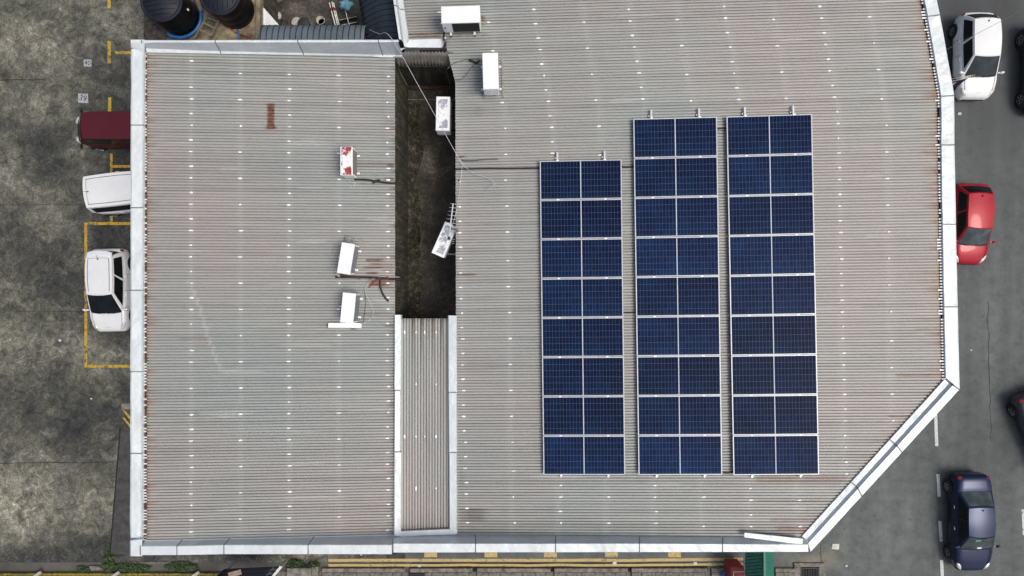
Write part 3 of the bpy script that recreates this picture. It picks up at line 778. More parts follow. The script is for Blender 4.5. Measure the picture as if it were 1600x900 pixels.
# patches of the corner roof
ptsR = []
cols = [(725, 1), (799, 0), (872, 1), (946.5, 0), (1020, 1), (1094.5, 0), (1169, 1), (1244, 0), (1319, 1), (1394, 0)]
ARR = [(836, 244, 985, 748), (984, 176, 1132, 748), (1130, 172, 1284, 748)]
for ci, (px, both) in enumerate(cols):
    for i in range(-1, 21):
        for s in ((0, 18.5) if both else (18.5,)):
            yy = 20.0 + PP * i + s
            py = 450 + (yy - 450) * (1 + (px - 725) * 4.2e-5)
            dx = -8.0 + (min(0, py - 190) * .148) + (py - 450) * .011 + 8.0 * (py - 190) / 600.0 * (py > 190)
            q = px + dx + random.uniform(-1, 1)
            if py < -20 or py > 832: continue
            if any(a[0] < q < a[2] and a[1] < py < a[3] for a in ARR): continue
            lx, ly, z = onRl(q, py); ly = snap(ly, RY0)
            x0, x1 = xrR(ly)
            if not (x0 + .08 < lx < x1 - .25): continue
            ptsR.append((lx, ly, zR(lx) + AMP + .004))
random.shuffle(ptsR)
put_patches(ptsR, rsR, 0, -SR)

# ------------------------------------------------------------------ link roof over the alley
lk = empty("link_roof", (0, 0, 0), 0, "narrow lean-to roof of lengthwise ribs bridging the gap between the two shop buildings", "roof")
LKZ = 14.12
lx0, ly1 = W(621, 497.5, LKZ); lx1, ly0 = W(706, 833, LKZ)
def attrK(x, y, x0, x1, rk):
    # called with swapped axes: x runs along the sheet
    e = x1 - x; r = noisy_end(rk, 21)
    d = .12 * (r > .6) + max(0, 1 - e / .15) * .5 + (max(0, 1 - e / (.3 + 1.2 * r)) * .7 if r > .72 else 0)
    ru = max(0, 1 - (x - x0) / (.2 + .6 * r)) * .2 * (r > .5) + (max(0, 1 - e / .6) * .35 if r > .6 else 0)
    return ru, d, 0, max(0, 1 - (x - x0) / 1.2) * .08
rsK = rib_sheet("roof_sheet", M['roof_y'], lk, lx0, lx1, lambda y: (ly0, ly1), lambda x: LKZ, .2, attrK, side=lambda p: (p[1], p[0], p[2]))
for i, (a, b) in enumerate(((492, 610), (610, 706), (706, 838))):
    A = [Wz(616.5 - .8 * (i == 2), a, 14.30), Wz(617.5, a, 14.32), Wz(626.5 - 1.5 * (i == 1), a, 14.30), Wz(627, a, 14.2)]; B = [Wz(616.0 - .8 * (i == 2), b, 14.30), Wz(617.0, b, 14.32), Wz(626 - 1.5 * (i == 1), b, 14.30), Wz(626.5, b, 14.2)]
    flash(lk, A, B, FM, n=10, bump=.006, seed=130 + i, skirt=.15, seam=i > 0)
for i, (a, b) in enumerate(((493, 613), (613, 707), (707, 829))):
    A = [Wz(699.5 + .8 * i, a, 14.22), Wz(701 + .8 * i, a, 14.30), Wz(712.5, a, 14.32), Wz(713.5, a, 14.27)]; B = [Wz(700 + .8 * i, b, 14.22), Wz(701.4 + .8 * i, b, 14.30), Wz(713, b, 14.32), Wz(714, b, 14.27)]
    flash(lk, A, B, FM, n=10, bump=.008, seed=140 + i, skirt=.12, seam=i > 0)
A = [Wz(617, 831, 14.26), Wz(618, 838.5, 14.28), Wz(618, 840, 14.2)]; B = [Wz(714.5, 826.5, 14.26), Wz(714.5, 834.5, 14.28), Wz(714, 836, 14.2)]
flash(lk, A, B, FM, [0, 0], n=10, bump=.01, seed=150, skirt=.06, seam=False)
pk = []
for (yy, xs_) in ((519, (633, 650, 663, 681)), (600, (650, 681)), (682, (633, 650, 663, 681)), (763, (650, 681))):
    for xx in xs_: x, y_, z = Wz(xx, yy, LKZ + AMP + .004); pk.append((snap(x, lx0), y_, z))
put_patches(pk, rsK, R(90))
mb = MB(); mb.box(((lx0 + lx1) / 2, ly1 - .3, 12.8), (1.62, .12, 2.4)); mb.build("end_wall", M['wallmoss'], lk)

# ------------------------------------------------------------------ alley slab and the wall at its end
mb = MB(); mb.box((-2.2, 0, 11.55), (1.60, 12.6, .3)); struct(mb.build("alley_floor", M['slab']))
AY = 5.84
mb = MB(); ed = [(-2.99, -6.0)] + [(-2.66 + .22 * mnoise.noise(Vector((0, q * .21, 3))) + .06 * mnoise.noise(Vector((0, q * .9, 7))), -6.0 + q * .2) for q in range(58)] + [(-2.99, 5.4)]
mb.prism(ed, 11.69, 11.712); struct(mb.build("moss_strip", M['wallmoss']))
aw = empty("yard_wall", (0, 0, 0), 0, "mossy dark wall closing the top end of the narrow alley between the roofs", "wall")
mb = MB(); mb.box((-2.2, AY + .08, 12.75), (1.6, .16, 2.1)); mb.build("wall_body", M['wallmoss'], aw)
mb = MB(); mb.box((-2.2, AY - .0, 13.76), (1.6, .26, .07), bev=.01); mb.build("coping", M['wallmoss'], aw)
mb = MB(); nq = 66
mb.grid(lambda u, v: (-2.95 + 1.46 * u, AY - .15 + .24 * v + .012 * math.cos(u * 17 * 2 * math.pi) + .03 * math.sin(u * 3) * (1 - v), 13.84 + .40 * v + .014 * math.cos(u * 17 * 2 * math.pi)), 204, 3, 0, True)
o = mb.build("corrugated_screen", simple("grey_corrugated_sheet", (.17, .155, .145), .6, .2, .4, 5), recalc=False)
sol = o.modifiers.new("thick", 'SOLIDIFY'); sol.thickness = .004
tag(o, "dark corrugated metal screen standing on the wall at the top end of the alley", "screen")
mb = MB(); mb.tube([(-2.98, AY - .12, 11.86), (-2.2, AY - .12, 11.87), (-1.42, AY - .12, 11.85)], .028, n=10)
tag(mb.build("drain_pipe", M['rusty']), "rusty red pipe running along the foot of the alley's end wall", "pipe")
mb = MB(); mb.box((-2.2, AY - .42, 11.735), (1.58, .03, .06)); struct(mb.build("floor_kerb", M['kerb']))

# ------------------------------------------------------------------ solar panels
PW, PH, PITCH = 2.035, .965, .979
def solar_panel():
    r = empty("solar_panel")
    mb = MB(); h = .035
    x, y, b = PW / 2, PH / 2, .018
    for (cx, cy, dx, dy) in ((0, y - b / 2, PW, b), (0, -y + b / 2, PW, b), (-x + b / 2, 0, b, PH - 2 * b), (x - b / 2, 0, b, PH - 2 * b)): mb.box((cx, cy, 0), (dx, dy, h))
    mb.build("frame", M['alu'], r)
    mb = MB(); mb.box((0, 0, .008), (PW - 2 * b - .001, PH - 2 * b - .001, .008)); mb.build("cell_sheet", M['cells'], r)
    return r
arrays = [("left", 907.0, 249.0 + 1.2, 8, 912.8), ("middle", 1054.5, 182.5 + 1.5, 9, 1062.8), ("right", 1201.5, 178.5 + 1.5, 9, 1212.5)]
ordw = ["topmost", "second", "third", "fourth", "fifth", "sixth", "seventh", "eighth", "lowest"]
proto = None
for (nm, px, py, cnt, pxb) in arrays:
    T0 = onR(px, py, .13); B0 = onR(pxb, 742, .13)
    dv = (Vector(B0) - Vector(T0)); pitch = dv.length / cnt; dv.normalize()
    ang = math.atan2(dv.x, -dv.y)
    wsc = {"left": .992, "middle": 1.002, "right": 1.012}[nm]
    for i in range(cnt):
        o = solar_panel() if proto is None else copy_tree(proto)
        if proto is None: proto = o
        c = Vector(T0) + dv * pitch * (i + .5)
        o.location = c; o.rotation_euler = (0, -SR, ang); o.scale = (wsc, pitch / PITCH, 1)
        pos = "lowest" if i == cnt - 1 else ordw[i]
        ht = "shorter left" if nm == "left" else nm
        tag(o, f"dark blue solar panel in white frame, {pos} in the {ht} column" + ("" if pos in ("lowest", "topmost") else " from the top"), "solar panel", "rooftop solar panels in three columns")
    rk = empty("mounting_rack", (0, 0, 0), 0, {"left": "pair of aluminium rails under the shorter left column of solar panels", "middle": "pair of aluminium rails under the middle column of solar panels", "right": "pair of aluminium rails under the right column of solar panels"}[nm], "rack", "mounting racks under the solar panels")
    n_ = Vector((-dv.y, dv.x, 0))
    if n_.x < 0: n_ = -n_
    sl = Vector((n_.x, n_.y, SR)).normalized()
    for s in (-.57, .60):
        a = Vector(T0) + sl * s - dv * .22 - Vector((0, 0, .040)); b = Vector(B0) + sl * s + dv * .075 - Vector((0, 0, .040))
        mb = MB(); mb.bar(a, b, .045, .04); mb.build("rail", M['alu'], rk)
        mb = MB()
        for i in range(cnt + 1):
            c = Vector(T0) + dv * pitch * i + sl * s
            mb.box(None, (.06, .028, .012), M=Matrix.Translation(c + Vector((0, 0, .022))) @ Matrix.Rotation(ang, 4, 'Z'))
        mb.build("clamp", M['patch'], rk)
        mb = MB()
        c = Vector(T0) - dv * .07 + sl * (s - .04); mb.box((c.x, c.y, c.z - .095), (.04, .035, .06))
        mb.build("foot", M['alu_dim'], rk)

# ------------------------------------------------------------------ air-conditioner outdoor units
def ac_unit(loc, rz, L, D, H, label, face=-1, mat=None, legs=True, coil=None, end_grille=False, base=None, nofan=False, strip=None, group="air conditioner units on the roofs", tilt=0.0):
    """long side along local x; fan side at local y = face * D/2"""
    r = empty("air_conditioner", loc, rz, label, "air conditioner", group)
    zb = .07 if legs else 0
    mb = MB(); mb.box((0, 0, zb + H / 2), (L, D, H), bev=.015); mb.box((0, 0, zb + H - .012), (L + .012, D + .012, .03), bev=.01)
    mb.build("casing", mat or M['ac'], r)
    yf = face * (D / 2 + .004)
    if not nofan:
        mb = MB(); x0, x1 = -L / 2 + .24, L / 2 - .03
        mb.box(((x0 + x1) / 2, yf, zb + H * .50), (x1 - x0, .008, H * .84))
        for k in range(14): mb.box(((x0 + x1) / 2, yf + face * .006, zb + H * (.12 + k * .058)), (x1 - x0 - .03, .006, .006))
        mb.build("fan_grille", M['grille'], r)
        mb = MB(); mb.box((-L / 2 + .115, yf, zb + H * .5), (.215, .010, H * .9), bev=.003); mb.box((-L / 2 + .06, yf + face * .012, zb + H * .55), (.03, .02, .05), 1); mb.build("side_cover", [M['ac'], M['plastic_dark']], r)
    else:
        mb = MB(); mb.box((0.0, yf, zb + H * .5), (L * .88, .006, H * .86)); 
        for k in range(18): mb.box((-L * .42 + k * L * .84 / 17, yf + face * .004, zb + H * .5), (.006, .004, H * .84))
        mb.build("coil", coil or M['fin'], r)
        if coil is None:
            mb = MB(); mb.box((L * .30, yf + face * .004, zb + H * .5), (L * .02, .01, H * .88)); mb.box((-L * .1, yf + face * .004, zb + H * .5), (L * .02, .01, H * .88)); mb.build("coil_guard", M['ac'], r)
    if end_grille:
        mb = MB(); sx = end_grille * (L / 2 + .003)
        mb.box((sx, -.02, zb + H * .5), (.006, D * .78, H * .86), 0)
        for k in range(8): mb.box((sx + end_grille * .005, -.02, zb + H * (.12 + k * .11)), (.006, D * .78, .02), 1)
        for k in range(7): mb.box((sx + end_grille * .006, -.02 - D * .36 + k * D * .12, zb + H * .5), (.006, .012, H * .84), 1)
        mb.build("side_grille", [M['fin'], M['ac']], r)
    if legs:
        for sx in (-1, 1):
            mb = MB(); mb.box((sx * L * .32, 0, .035), (.05, D + .12, .03)); mb.box((sx * L * .32, D / 2 + .05, .05), (.05, .03, .04)); mb.box((sx * L * .32, -D / 2 - .05, .05), (.05, .03, .04)); mb.build("foot", M['ac'], r)
    if strip:
        mb = MB()
        for (a, b, w, h, mi) in strip: mb.bar(a, b, w, h, mi)
        mb.build("stand", [M['steel'], M['rusty'], M['ac']], r)
    return r
def roofpos(fn, px, py, dz): x, y, z = fn(px, py, dz); return (x, y)
# 1: broad unit with the black front at the top
x, y = roofpos(onR, 720, 24, .66); ac_unit((x, y, zR(toL(x, y)[0]) + .03), R(1.5), .93, .40, .62, "wide white air conditioner with a black fan grille beside brown rust streaks", face=-1, group="air conditioner units on the roofs",
    strip=[((-.46, -.26, .0), (.46, -.26, .0), .04, .05, 0), ((-.46, .2, .0), (.46, .2, .0), .04, .05, 0), ((-.3, -.3, .015), (-.3, .26, .015), .04, .03, 1), ((.3, -.3, .015), (.3, .26, .015), .04, .03, 1)])
# 2: tall white unit turned on end, side grille towards the bottom
x, y = roofpos(onR, 766.5, 111.5, .62); ac_unit((x, y, zR(toL(x, y)[0]) + .03), R(91.5), .87, .37, .56, "white air conditioner with a clean top and a louvred end beside thin cables", face=-1, nofan=True, coil=M['fin'], end_grille=-1,
    strip=[((-.48, .2, .0), (.48, .2, .0), .04, .05, 0), ((-.48, -.28, .0), (.48, -.28, .0), .04, .05, 0), ((-.3, -.3, .015), (-.3, .26, .015), .04, .03, 0), ((.3, -.3, .015), (.3, .26, .015), .04, .03, 0)])
# 3: rust blotched
x, y = roofpos(onL, 541.8, 252, .56); ac_unit((x, y, zL(x) + .03), R(90), .68, .29, .50, "white air conditioner blotched with red rust on its top, on the long roof", face=-1, mat=M['ac_rust'], nofan=True, coil=M['fin_dirty'])
# 4: on a steel stand
x, y = roofpos(onL, 541.2, 404, .56); ac_unit((x, y, zL(x) + .03), R(90 - 9.5), .74, .31, .52, "white air conditioner tilted on a dark steel frame, beside rust stains and cables", face=-1, nofan=True, coil=M['fin'],
    strip=[((-.45, .24, .02), (.56, .2, .05), .06, .05, 0), ((-.42, .27, -.0), (-.42, -.3, -.0), .05, .04, 1), ((.5, .22, .03), (.5, -.2, -.01), .05, .04, 0), ((.56, .12, .06), (.42, .12, .06), .1, .05, 0), ((-.47, .2, .05), (-.40, .32, .05), .06, .04, 0)])
# 5
x, y = roofpos(onL, 544.5, 481, .57); ac_unit((x, y, zL(x) + .03), R(90 - 5.5), .72, .31, .53, "white air conditioner standing above a white metal channel on the long roof", face=-1, nofan=True, coil=M['fin'],
    strip=[((.25, .16, .04), (.25, .30, .04), .04, .04, 1), ((.0, .16, .12), (.0, .33, .12), .03, .03, 2), ((-.2, .16, .04), (-.2, .28, .04), .05, .05, 1), ((.12, .16, .04), (.12, .27, .04), .05, .05, 0)])
# 6, 7: hung on the alley wall
x, y = W(692, 177.5, 13.98); ac_unit((x, y, 13.98 - .55), R(89), .86, .345, .55, "grey-white wall-hung air conditioner with flaking paint in the alley, upright beside the pale wire", face=1, mat=M['ac_old'], legs=False, group="air conditioner units hung in the alley",
    strip=[((-.3, -.17, -.02), (-.3, -.34, -.02), .04, .04, 0), ((.3, -.17, -.02), (.3, -.34, -.02), .04, .04, 0), ((-.3, .17, -.02), (-.3, -.34, -.02), .04, .04, 1), ((.3, .17, -.02), (.3, -.34, -.02), .04, .04, 1)])
x, y = W(694.3, 374.5, 13.98); ac_unit((x, y, 13.98 - .50), R(90 - 24), .86, .33, .50, "grey-white peeling air conditioner turned askew in the alley under the aerial", face=1, mat=M['ac_old'], legs=False, group="air conditioner units hung in the alley",
    strip=[((.2, -.165, -.02), (.26, -.26, -.02), .04, .04, 0), ((-.3, -.165, -.02), (-.2, -.42, -.02), .04, .04, 0), ((.2, .16, -.02), (.2, -.165, -.02), .04, .04, 1), ((-.3, .16, -.02), (-.3, -.165, -.02), .04, .04, 1)])

# white channel lying in front of unit 5
a = Vector(onL(513, 508.5, .05)); b = Vector(onL(565, 509, .05))
mb = MB(); mb.bar(a, b, .11, .05); mb.bar(a + Vector((.02, .06, .03)), b + Vector((-.02, .06, .03)), .015, .04); mb.box((a.x - .01, a.y, a.z), (.02, .09, .06), 1)
tag(mb.build("metal_channel", [M['ac'], M['plastic_dark']]), "white metal channel lying on the long roof below an air conditioner", "metal channel")

# ------------------------------------------------------------------ cables
def cable(pts, r, mat, label, name="cable", group=None, n=6, cat="cable"):
    P = [Vector(p) for p in pts]; Q = []
    for i in range(len(P) - 1):
        p0, p1, p2, p3 = P[max(i - 1, 0)], P[i], P[i + 1], P[min(i + 2, len(P) - 1)]
        for k in range(6):
            t = k / 6; Q.append(.5 * ((2 * p1) + (-p0 + p2) * t + (2 * p0 - 5 * p1 + 4 * p2 - p3) * t * t + (-p0 + 3 * p1 - 3 * p2 + p3) * t ** 3))
    Q.append(P[-1]); mb = MB(); mb.tube(Q, r, n=n); return tag(mb.build(name, mat), label, cat, group)
cR_ = lambda pts, dz=.03: [onR(*p, dz) for p in pts]
cL_ = lambda pts, dz=.03: [onL(*p, dz) for p in pts]
cable(cR_([(712, 264.5), (760, 263.5), (800, 263.2), (846, 262.5)]), .020, M['cable'], "straight black cable from the alley edge to the left solar column")
cable(cR_([(966, 260), (980, 261), (994, 259.5)]), .022, M['cable'], "short black cable bridging left and middle solar columns near their upper end")
cable(cR_([(968, 488), (980, 488.5), (996, 488)]), .020, M['cable'], "short black cable bridging left and middle solar columns at mid height")
cable(cR_([(1118, 201.5), (1128, 200.5), (1140, 200)]), .022, M['cable'], "short black cable between middle and right solar columns near the top")
cable(cR_([(1126, 738), (1136, 738.5), (1148, 738)]), .026, M['cable'], "short black cable between middle and right solar columns near the bottom")
cable(cR_([(722, 251), (740, 251), (758, 249), (778, 248.5)], .035), [.018, ][0], M['cable_grey'], "short dark pipe lying on the corner roof just above the straight black cable", "pipe", cat="pipe")
o = cable(cL_([(554, 280.5), (575, 281), (590, 284), (608, 286), (624, 286)], .035), .022, M['cable'], "black insulated pipe running from the rusty-topped air conditioner to the roof edge", "refrigerant_pipe", cat="pipe")
cable(cL_([(582, 285), (588, 283), (594, 282)], .05), .035, M['cable'], "black tape bundle wrapped on the pipe below the rusty-topped air conditioner", "tape_bundle", cat="tape bundle")
cable(cL_([(524, 433), (560, 433), (592, 434), (612, 436), (626, 436.5)], .035), .024, M['cable'], "black insulated pipe running under the frame-mounted air conditioner to the roof edge", "refrigerant_pipe", cat="pipe")
cable(cL_([(594, 436), (594, 448), (599, 461), (607, 471)], .035), .024, M['cable'], "short curved black hose end lying near the alley edge", "hose", cat="hose")
cable(cL_([(624, 433), (598, 432), (582, 436), (572, 448), (571, 458), (578, 472), (583, 487), (580, 497), (570, 504), (562, 508)], .04), .0075, M['wire'], "thin white wire looping past the air conditioner above the white channel")
cable(cL_([(570, 452), (571, 475), (568, 503)], .04), .009, M['cable_grey'], "thin dark wire running straight down beside the looping white wire")
cable(cL_([(546, 280), (547, 284), (550, 286), (553, 284), (553, 289), (548, 291), (549, 293), (556, 291)], .04), .007, M['wire'], "small pale wire curl hanging below the rusty-topped air conditioner")
cable(cL_([(607, 432), (592, 436), (583, 442), (576, 450)], .045), .012, M['red'], "short red wire beside the rust stain on the long roof")
cable(cR_([(752, 94.5), (745, 97), (734, 109), (722, 123), (712, 125)], .05), .008, M['cable_grey'], "thin grey cable running down-left from the clean-topped air conditioner")
cable(cR_([(752, 93), (735, 92.5), (720, 95), (706, 101), (699, 108)], .05), .008, M['cable_grey'], "thin grey cable arching left from the clean-topped air conditioner to the alley")
cable(cR_([(733, 93.5), (739, 96), (745, 98.5), (749, 94.5)], .07), .024, M['cable'], "black taped cable joint left of the clean-topped air conditioner", "tape_bundle", cat="tape bundle")
cable([Wz(695, 62, 14.55), Wz(693, 72, 14.5), Wz(690, 82, 14.2), Wz(694, 95, 13.7), Wz(700, 120, 13.2), Wz(703, 135, 12.8), Wz(697, 142, 12.6)], .010, M['cable_grey'], "grey cable dangling into the top end of the alley")
cable([Wz(694, 50, 14.5), Wz(693, 60, 14.52), Wz(696, 68, 14.5), Wz(693, 74, 14.4), Wz(690, 80, 14.2)], .025, M['cable'], "black taped pipe bundle bent over the flashing left of the wide air conditioner", "refrigerant_pipe", cat="pipe")
cable([Wz(577, 46, 14.2), Wz(592, 53, 14.6), Wz(611, 59, 14.9), Wz(660, 145, 14.75), Wz(716, 246, 14.5), Wz(724, 258, 14.32), Wz(740, 271, 14.34), Wz(760, 277, 14.36), Wz(770, 283, 14.38), Wz(772, 290, 14.38), Wz(758, 297, 14.36)], .0065, M['wire'], "long pale wire slung diagonally across the alley onto the corner roof")
cable([Wz(712, 250, 14.3), Wz(720, 252, 14.32), Wz(722, 258, 14.33), Wz(719, 290, 14.30), Wz(714, 325, 14.28), Wz(708, 350, 14.2)], .006, M['wire'], "pale aerial lead running from the slung wire down to the aerial")
mb = MB(); p = onR(717, 282.5, .03); mb.box(p, (.05, .04, .05), bev=.008); tag(mb.build("clip", M['cable']), "tiny black cable clip on the corner roof beside the aerial lead", "clip")

# TV aerial over the alley
ae = empty("aerial", (0, 0, 0), 0, "white rod television aerial over the askew air conditioner", "aerial")
a = Vector(Wz(708, 318, 14.35)); b = Vector(Wz(702, 370, 14.30)); d = (b - a)
mb = MB(); mb.bar(a, b, .03, .025); mb.build("boom", M['alu'], ae)
nrm = Vector((-d.y, d.x, 0)).normalized()
for i in range(8):
    c = a + d * (i * .115 + .01); w = .075 + .012 * i
    mb = MB(); mb.tube([c - nrm * w, c + nrm * w * .95], .007, n=6); mb.build("rod", M['alu'], ae)
c0 = Vector(Wz(701.5, 372, 14.28)); mb = MB(); mb.box(c0, (.07, .09, .05), bev=.01); mb.build("dipole_box", M['plastic_dark'], ae)
for (q0, q1) in (((707, 374.5), (711, 374)), ((706.5, 377.5), (710.5, 377)), ((706, 380.5), (710, 380))):
    mb = MB(); mb.tube([Wz(*q0, 14.1), Wz(*q1, 14.1)], .007, n=6); mb.build("rod", M['alu'], ae)
mb = MB(); mb.bar(Wz(704, 355, 14.2), Wz(716, 361, 14.24), .05, .04); mb.build("mounting_arm", M['wood'], ae)

# ------------------------------------------------------------------ terrace, tanks and yard behind the west building
TZ = 13.3
mb = MB(); mb.box(((-9.75 - 6.62) / 2, 8.2, TZ - .15), (-6.62 + 9.75, 4.1, .3)); struct(mb.build("terrace", M['beige']))
mb = MB(); mb.prism([(-9.76, 6.1), (-8.45, 6.1), (-8.55, 6.6), (-8.2, 7.1), (-8.45, 7.8), (-8.3, 10.2), (-9.76, 10.2)], TZ - .05, TZ + .012); struct(mb.build("terrace_dirt", simple('dark_dirt', (.055, .05, .042), .95, 0, .8, 9, .5)))
mb = MB(); mb.box((-8.22, 8.2, 6.5), (2.9, 4.0, 12.9)); mb.build("terrace_block", M['plaster']); struct(bpy.data.objects["terrace_block"])
def tank(loc, r, h, rz, label):
    t = empty("water_tank", loc, rz, label, "water tank", "black water tanks on the terrace")
    mb = MB(); mb.lathe([(r * .97, 0), (r, .03), (r, .25), (r * .985, .27), (r, .29), (r, .55), (r * .985, .57), (r, .59), (r, h - .08), (r * .97, h)], n=56); mb.build("body", M['tank'], t)
    mb = MB(); mb.lathe([(r * 1.05, h - .05), (r * 1.06, h + .0), (r * 1.03, h + .03), (r * .95, h + .035), (r * .93, h + .02), (r * .90, h + .02), (r * .87, h + .045), (0, h + .075)], n=56)
    for k in range(-3, 4):
        w = math.sqrt(max(0, (r * .84) ** 2 - (k * r * .24) ** 2))
        if w > .05: mb.tube([(-w, k * r * .24, h + .05), (0, k * r * .24 + .02, h + .068 - abs(k) * .002), (w, k * r * .24, h + .05)], .007, 1, 6)
    mb.build("lid", [M['tank_lid'], M['tank']], t)
    mb = MB(); mb.box((r * .98, -r * .25, h - .35), (.03, .05, .07), bev=.006); mb.build("level_tag", M['ac'], t)
    return t
bx, by = W(283, 27, TZ); tank((bx, by, TZ), .50, 1.02, R(6), "black plastic water tank with ribbed lid ringed by a bright blue pipe")
bx2, by2 = W(369, 17, TZ); tank((bx2, by2, TZ), .50, 1.02, R(86), "black plastic water tank with ribbed lid on the sandy side of the terrace")
pts = []
for k in range(11):
    a = R(-122 + k * 13.5); pts.append((bx + .57 * math.cos(a), by - .0 + .57 * math.sin(a), TZ + .09))
cable(pts, .045, M['blue'], "thick bright blue pipe curving round the foot of a black water tank", "water_pipe", cat="pipe", n=10)
cable([(bx + .62, by + .1, TZ + .1), (bx + .64, by + .5, TZ + .3), (bx + .68, by + .95, TZ + .4)], .018, M['blue'], "thin blue pipe rising between the two black water tanks", "water_pipe", cat="pipe")
cable([Wz(368, 42, TZ + .05), Wz(373, 52, TZ + .05), Wz(373, 62, TZ + .05)], .02, M['blue'], "short blue pipe in front of the right-hand water tank", "water_pipe", cat="pipe")
cable([Wz(357, 42, TZ + .05), Wz(368, 50, TZ + .05), Wz(385, 57, TZ + .04), Wz(392, 60, TZ + .04)], .014, M['red'], "thin dark red pipe crossing the sandy terrace floor", "water_pipe", cat="pipe")
mb = MB()
for (a, b) in (((324, 25), (303, 62)), ((343, 30), (328, 62))): mb.bar(Wz(*a, TZ + .4), Wz(*b, TZ + .15), .055, .05)
lad = empty("ladder", (0, 0, 0), 0, "grey wooden ladder leaning between the two black water tanks", "ladder"); mb.build("rails", M['wood'], lad)
for (a, b) in (((325, 28), (340, 34)), ((319, 36), (335, 44)), ((313, 47), (331, 56))):
    mb = MB(); mb.bar(Wz(*a, TZ + .36), Wz(*b, TZ + .30), .045, .03); mb.build("rung", M['wood'], lad)

YZ = 11.9
mb = MB(); mb.box((-4.9, 8.2, YZ - .1), (3.6, 4.4, .2)); struct(mb.build("yard_floor", M['slab']))
mb = MB()
mb.box((-6.66, 8.0, TZ - .6), (.10, 3.9, 1.6)); 
mb.box((-6.602, 8.0, TZ - .72), (.012, 3.88, 1.36), 1)
o = mb.build("terrace_wall", [M['beige'], M['wallmoss']]); tag(o, "sandy low wall between the tank terrace and the dark yard", "wall")
# white lattice screen facing the yard
la = empty("lattice_screen", (0, 0, 0), 0, "white lattice screen standing at the left side of the dark yard", "screen")
mb = MB(); mb.box((-6.595, 6.76, 12.6), (.02, 1.34, 1.4)); mb.build("panel", M['lattice'], la)
mb = MB()
for i in range(16): mb.bar((-6.58, 6.12 + i * .085, 11.92), (-6.58, 6.12 + i * .085, 13.28), .022, .012)
for i in range(16): mb.bar((-6.575, 6.1, 11.98 + i * .085), (-6.575, 7.42, 11.98 + i * .085), .022, .012)
mb.build("slats", M['ac'], la)
# curved awnings
aw1 = empty("awning", (0, 0, 0), 0, "grey curved metal awning with seams along the top wall of the long-roofed building", "awning")
x0, y0 = W(402, 59, 14.55); x1, _ = W(568, 59, 14.55)
def arc1(u, v): return (x0 + (x1 - x0) * u, 6.06 + .56 * math.sin(v * 1.35) / math.sin(1.35), 14.50 - .36 * (1 - math.cos(v * 1.35)) - .0)
mb = MB(); mb.grid(arc1, 36, 8, 0, True); sh = mb.build("sheet", M['awning_grey'], aw1, recalc=False)
sh.modifiers.new("thick", 'SOLIDIFY').thickness = .01
mb = MB()
for i in range(18):
    u = (i + .35) / 18; mb.tube([Vector(arc1(u, v / 6)) + Vector((0, 0, .006)) for v in range(7)], .010, n=5)
mb.build("seams", M['awning_seam'], aw1)
aw2 = empty("awning", (0, 0, 0), 0, "dark navy curved metal awning with slanting seams beside the corner building", "awning")
def arc2(u, v):
    # u across (0 outer, 1 at the wall), v along
    pxo = 557 + 16 * v; pxw = 616 + 12 * v
    pyo = -22 + 87 * v; pyw = -46 + 105 * v
    px = pxo + (pxw - pxo) * u; py = pyo + (pyw - pyo) * u
    z = 13.55 + .75 * math.sin(u * 1.4) / math.sin(1.4); x, y = W(px, py, z); return (x, y, z)
mb = MB(); mb.grid(arc2, 10, 24, 0, True); sh = mb.build("sheet", M['awning_navy'], aw2, recalc=False); sh.modifiers.new("thick", 'SOLIDIFY').thickness = .01
mb = MB()
for i in range(11):
    v = (i + .3) / 11
    def bow(u, v): p = Vector(arc2(u, v)); return p + Vector((0, .10 * math.sin(u * math.pi) - .06 * (1 - u), .008))
    mb.tube([bow(k / 8, v) for k in range(9)], .017, n=5)
mb.build("seams", M['awning_seam'], aw2)
# odds and ends in the yard
def lathe_thing(name, prof, px, py, mats, label, cat, n=24, group=None, tilt=None):
    x, y = W(px, py, YZ); mb = MB(); mb.lathe(prof, (0, 0, 0), n); o = mb.build(name, mats); o.location = (x, y, YZ)
    if tilt: o.rotation_euler = tilt
    return tag(o, label, cat, group)
t = empty("bucket", (*W(504.5, 37, YZ), YZ), 0, "white plastic bucket with a dark inside, right of the round basin in the yard", "bucket")
mb = MB(); mb.lathe([(.0, .02), (.095, .02), (.12, .24), (.128, .25), (.115, .27), (.10, .04), (0, .035)], n=28); mb.build("body", M['bucket'], t)
mb = MB(); mb.lathe([(0, .10), (.098, .10)], (.0, 0, 0), 24); mb.build("dark_water", M['slab'], t)
lathe_thing("basin", [(0, .02), (.10, .03), (.145, .09), (.15, .1), (.13, .10), (.0, .06)], 465, 37, M['bucket'], "round shallow pale basin lying in the dark yard", "basin")
t = empty("paint_can", (*W(437, 29, YZ), YZ), 0, "grey round can beside the foot of the white lattice screen", "can")
mb = MB(); mb.lathe([(.11, 0), (.115, .2), (.12, .22), (.10, .23), (0, .225)], n=24); mb.build("body", M['bucket'], t)
mb = MB(); mb.lathe([(.045, .226), (.05, .25), (0, .255)], n=16); mb.build("lid", M['ac'], t)
cable([Wz(444, 31, YZ + .03), Wz(450, 36, YZ + .04), Wz(448, 42, YZ + .03), Wz(442, 40, YZ + .05), Wz(441, 34, YZ + .04)], .018, M['rusty'], "coil of brown hose beside the grey can in the yard", "hose", cat="hose")
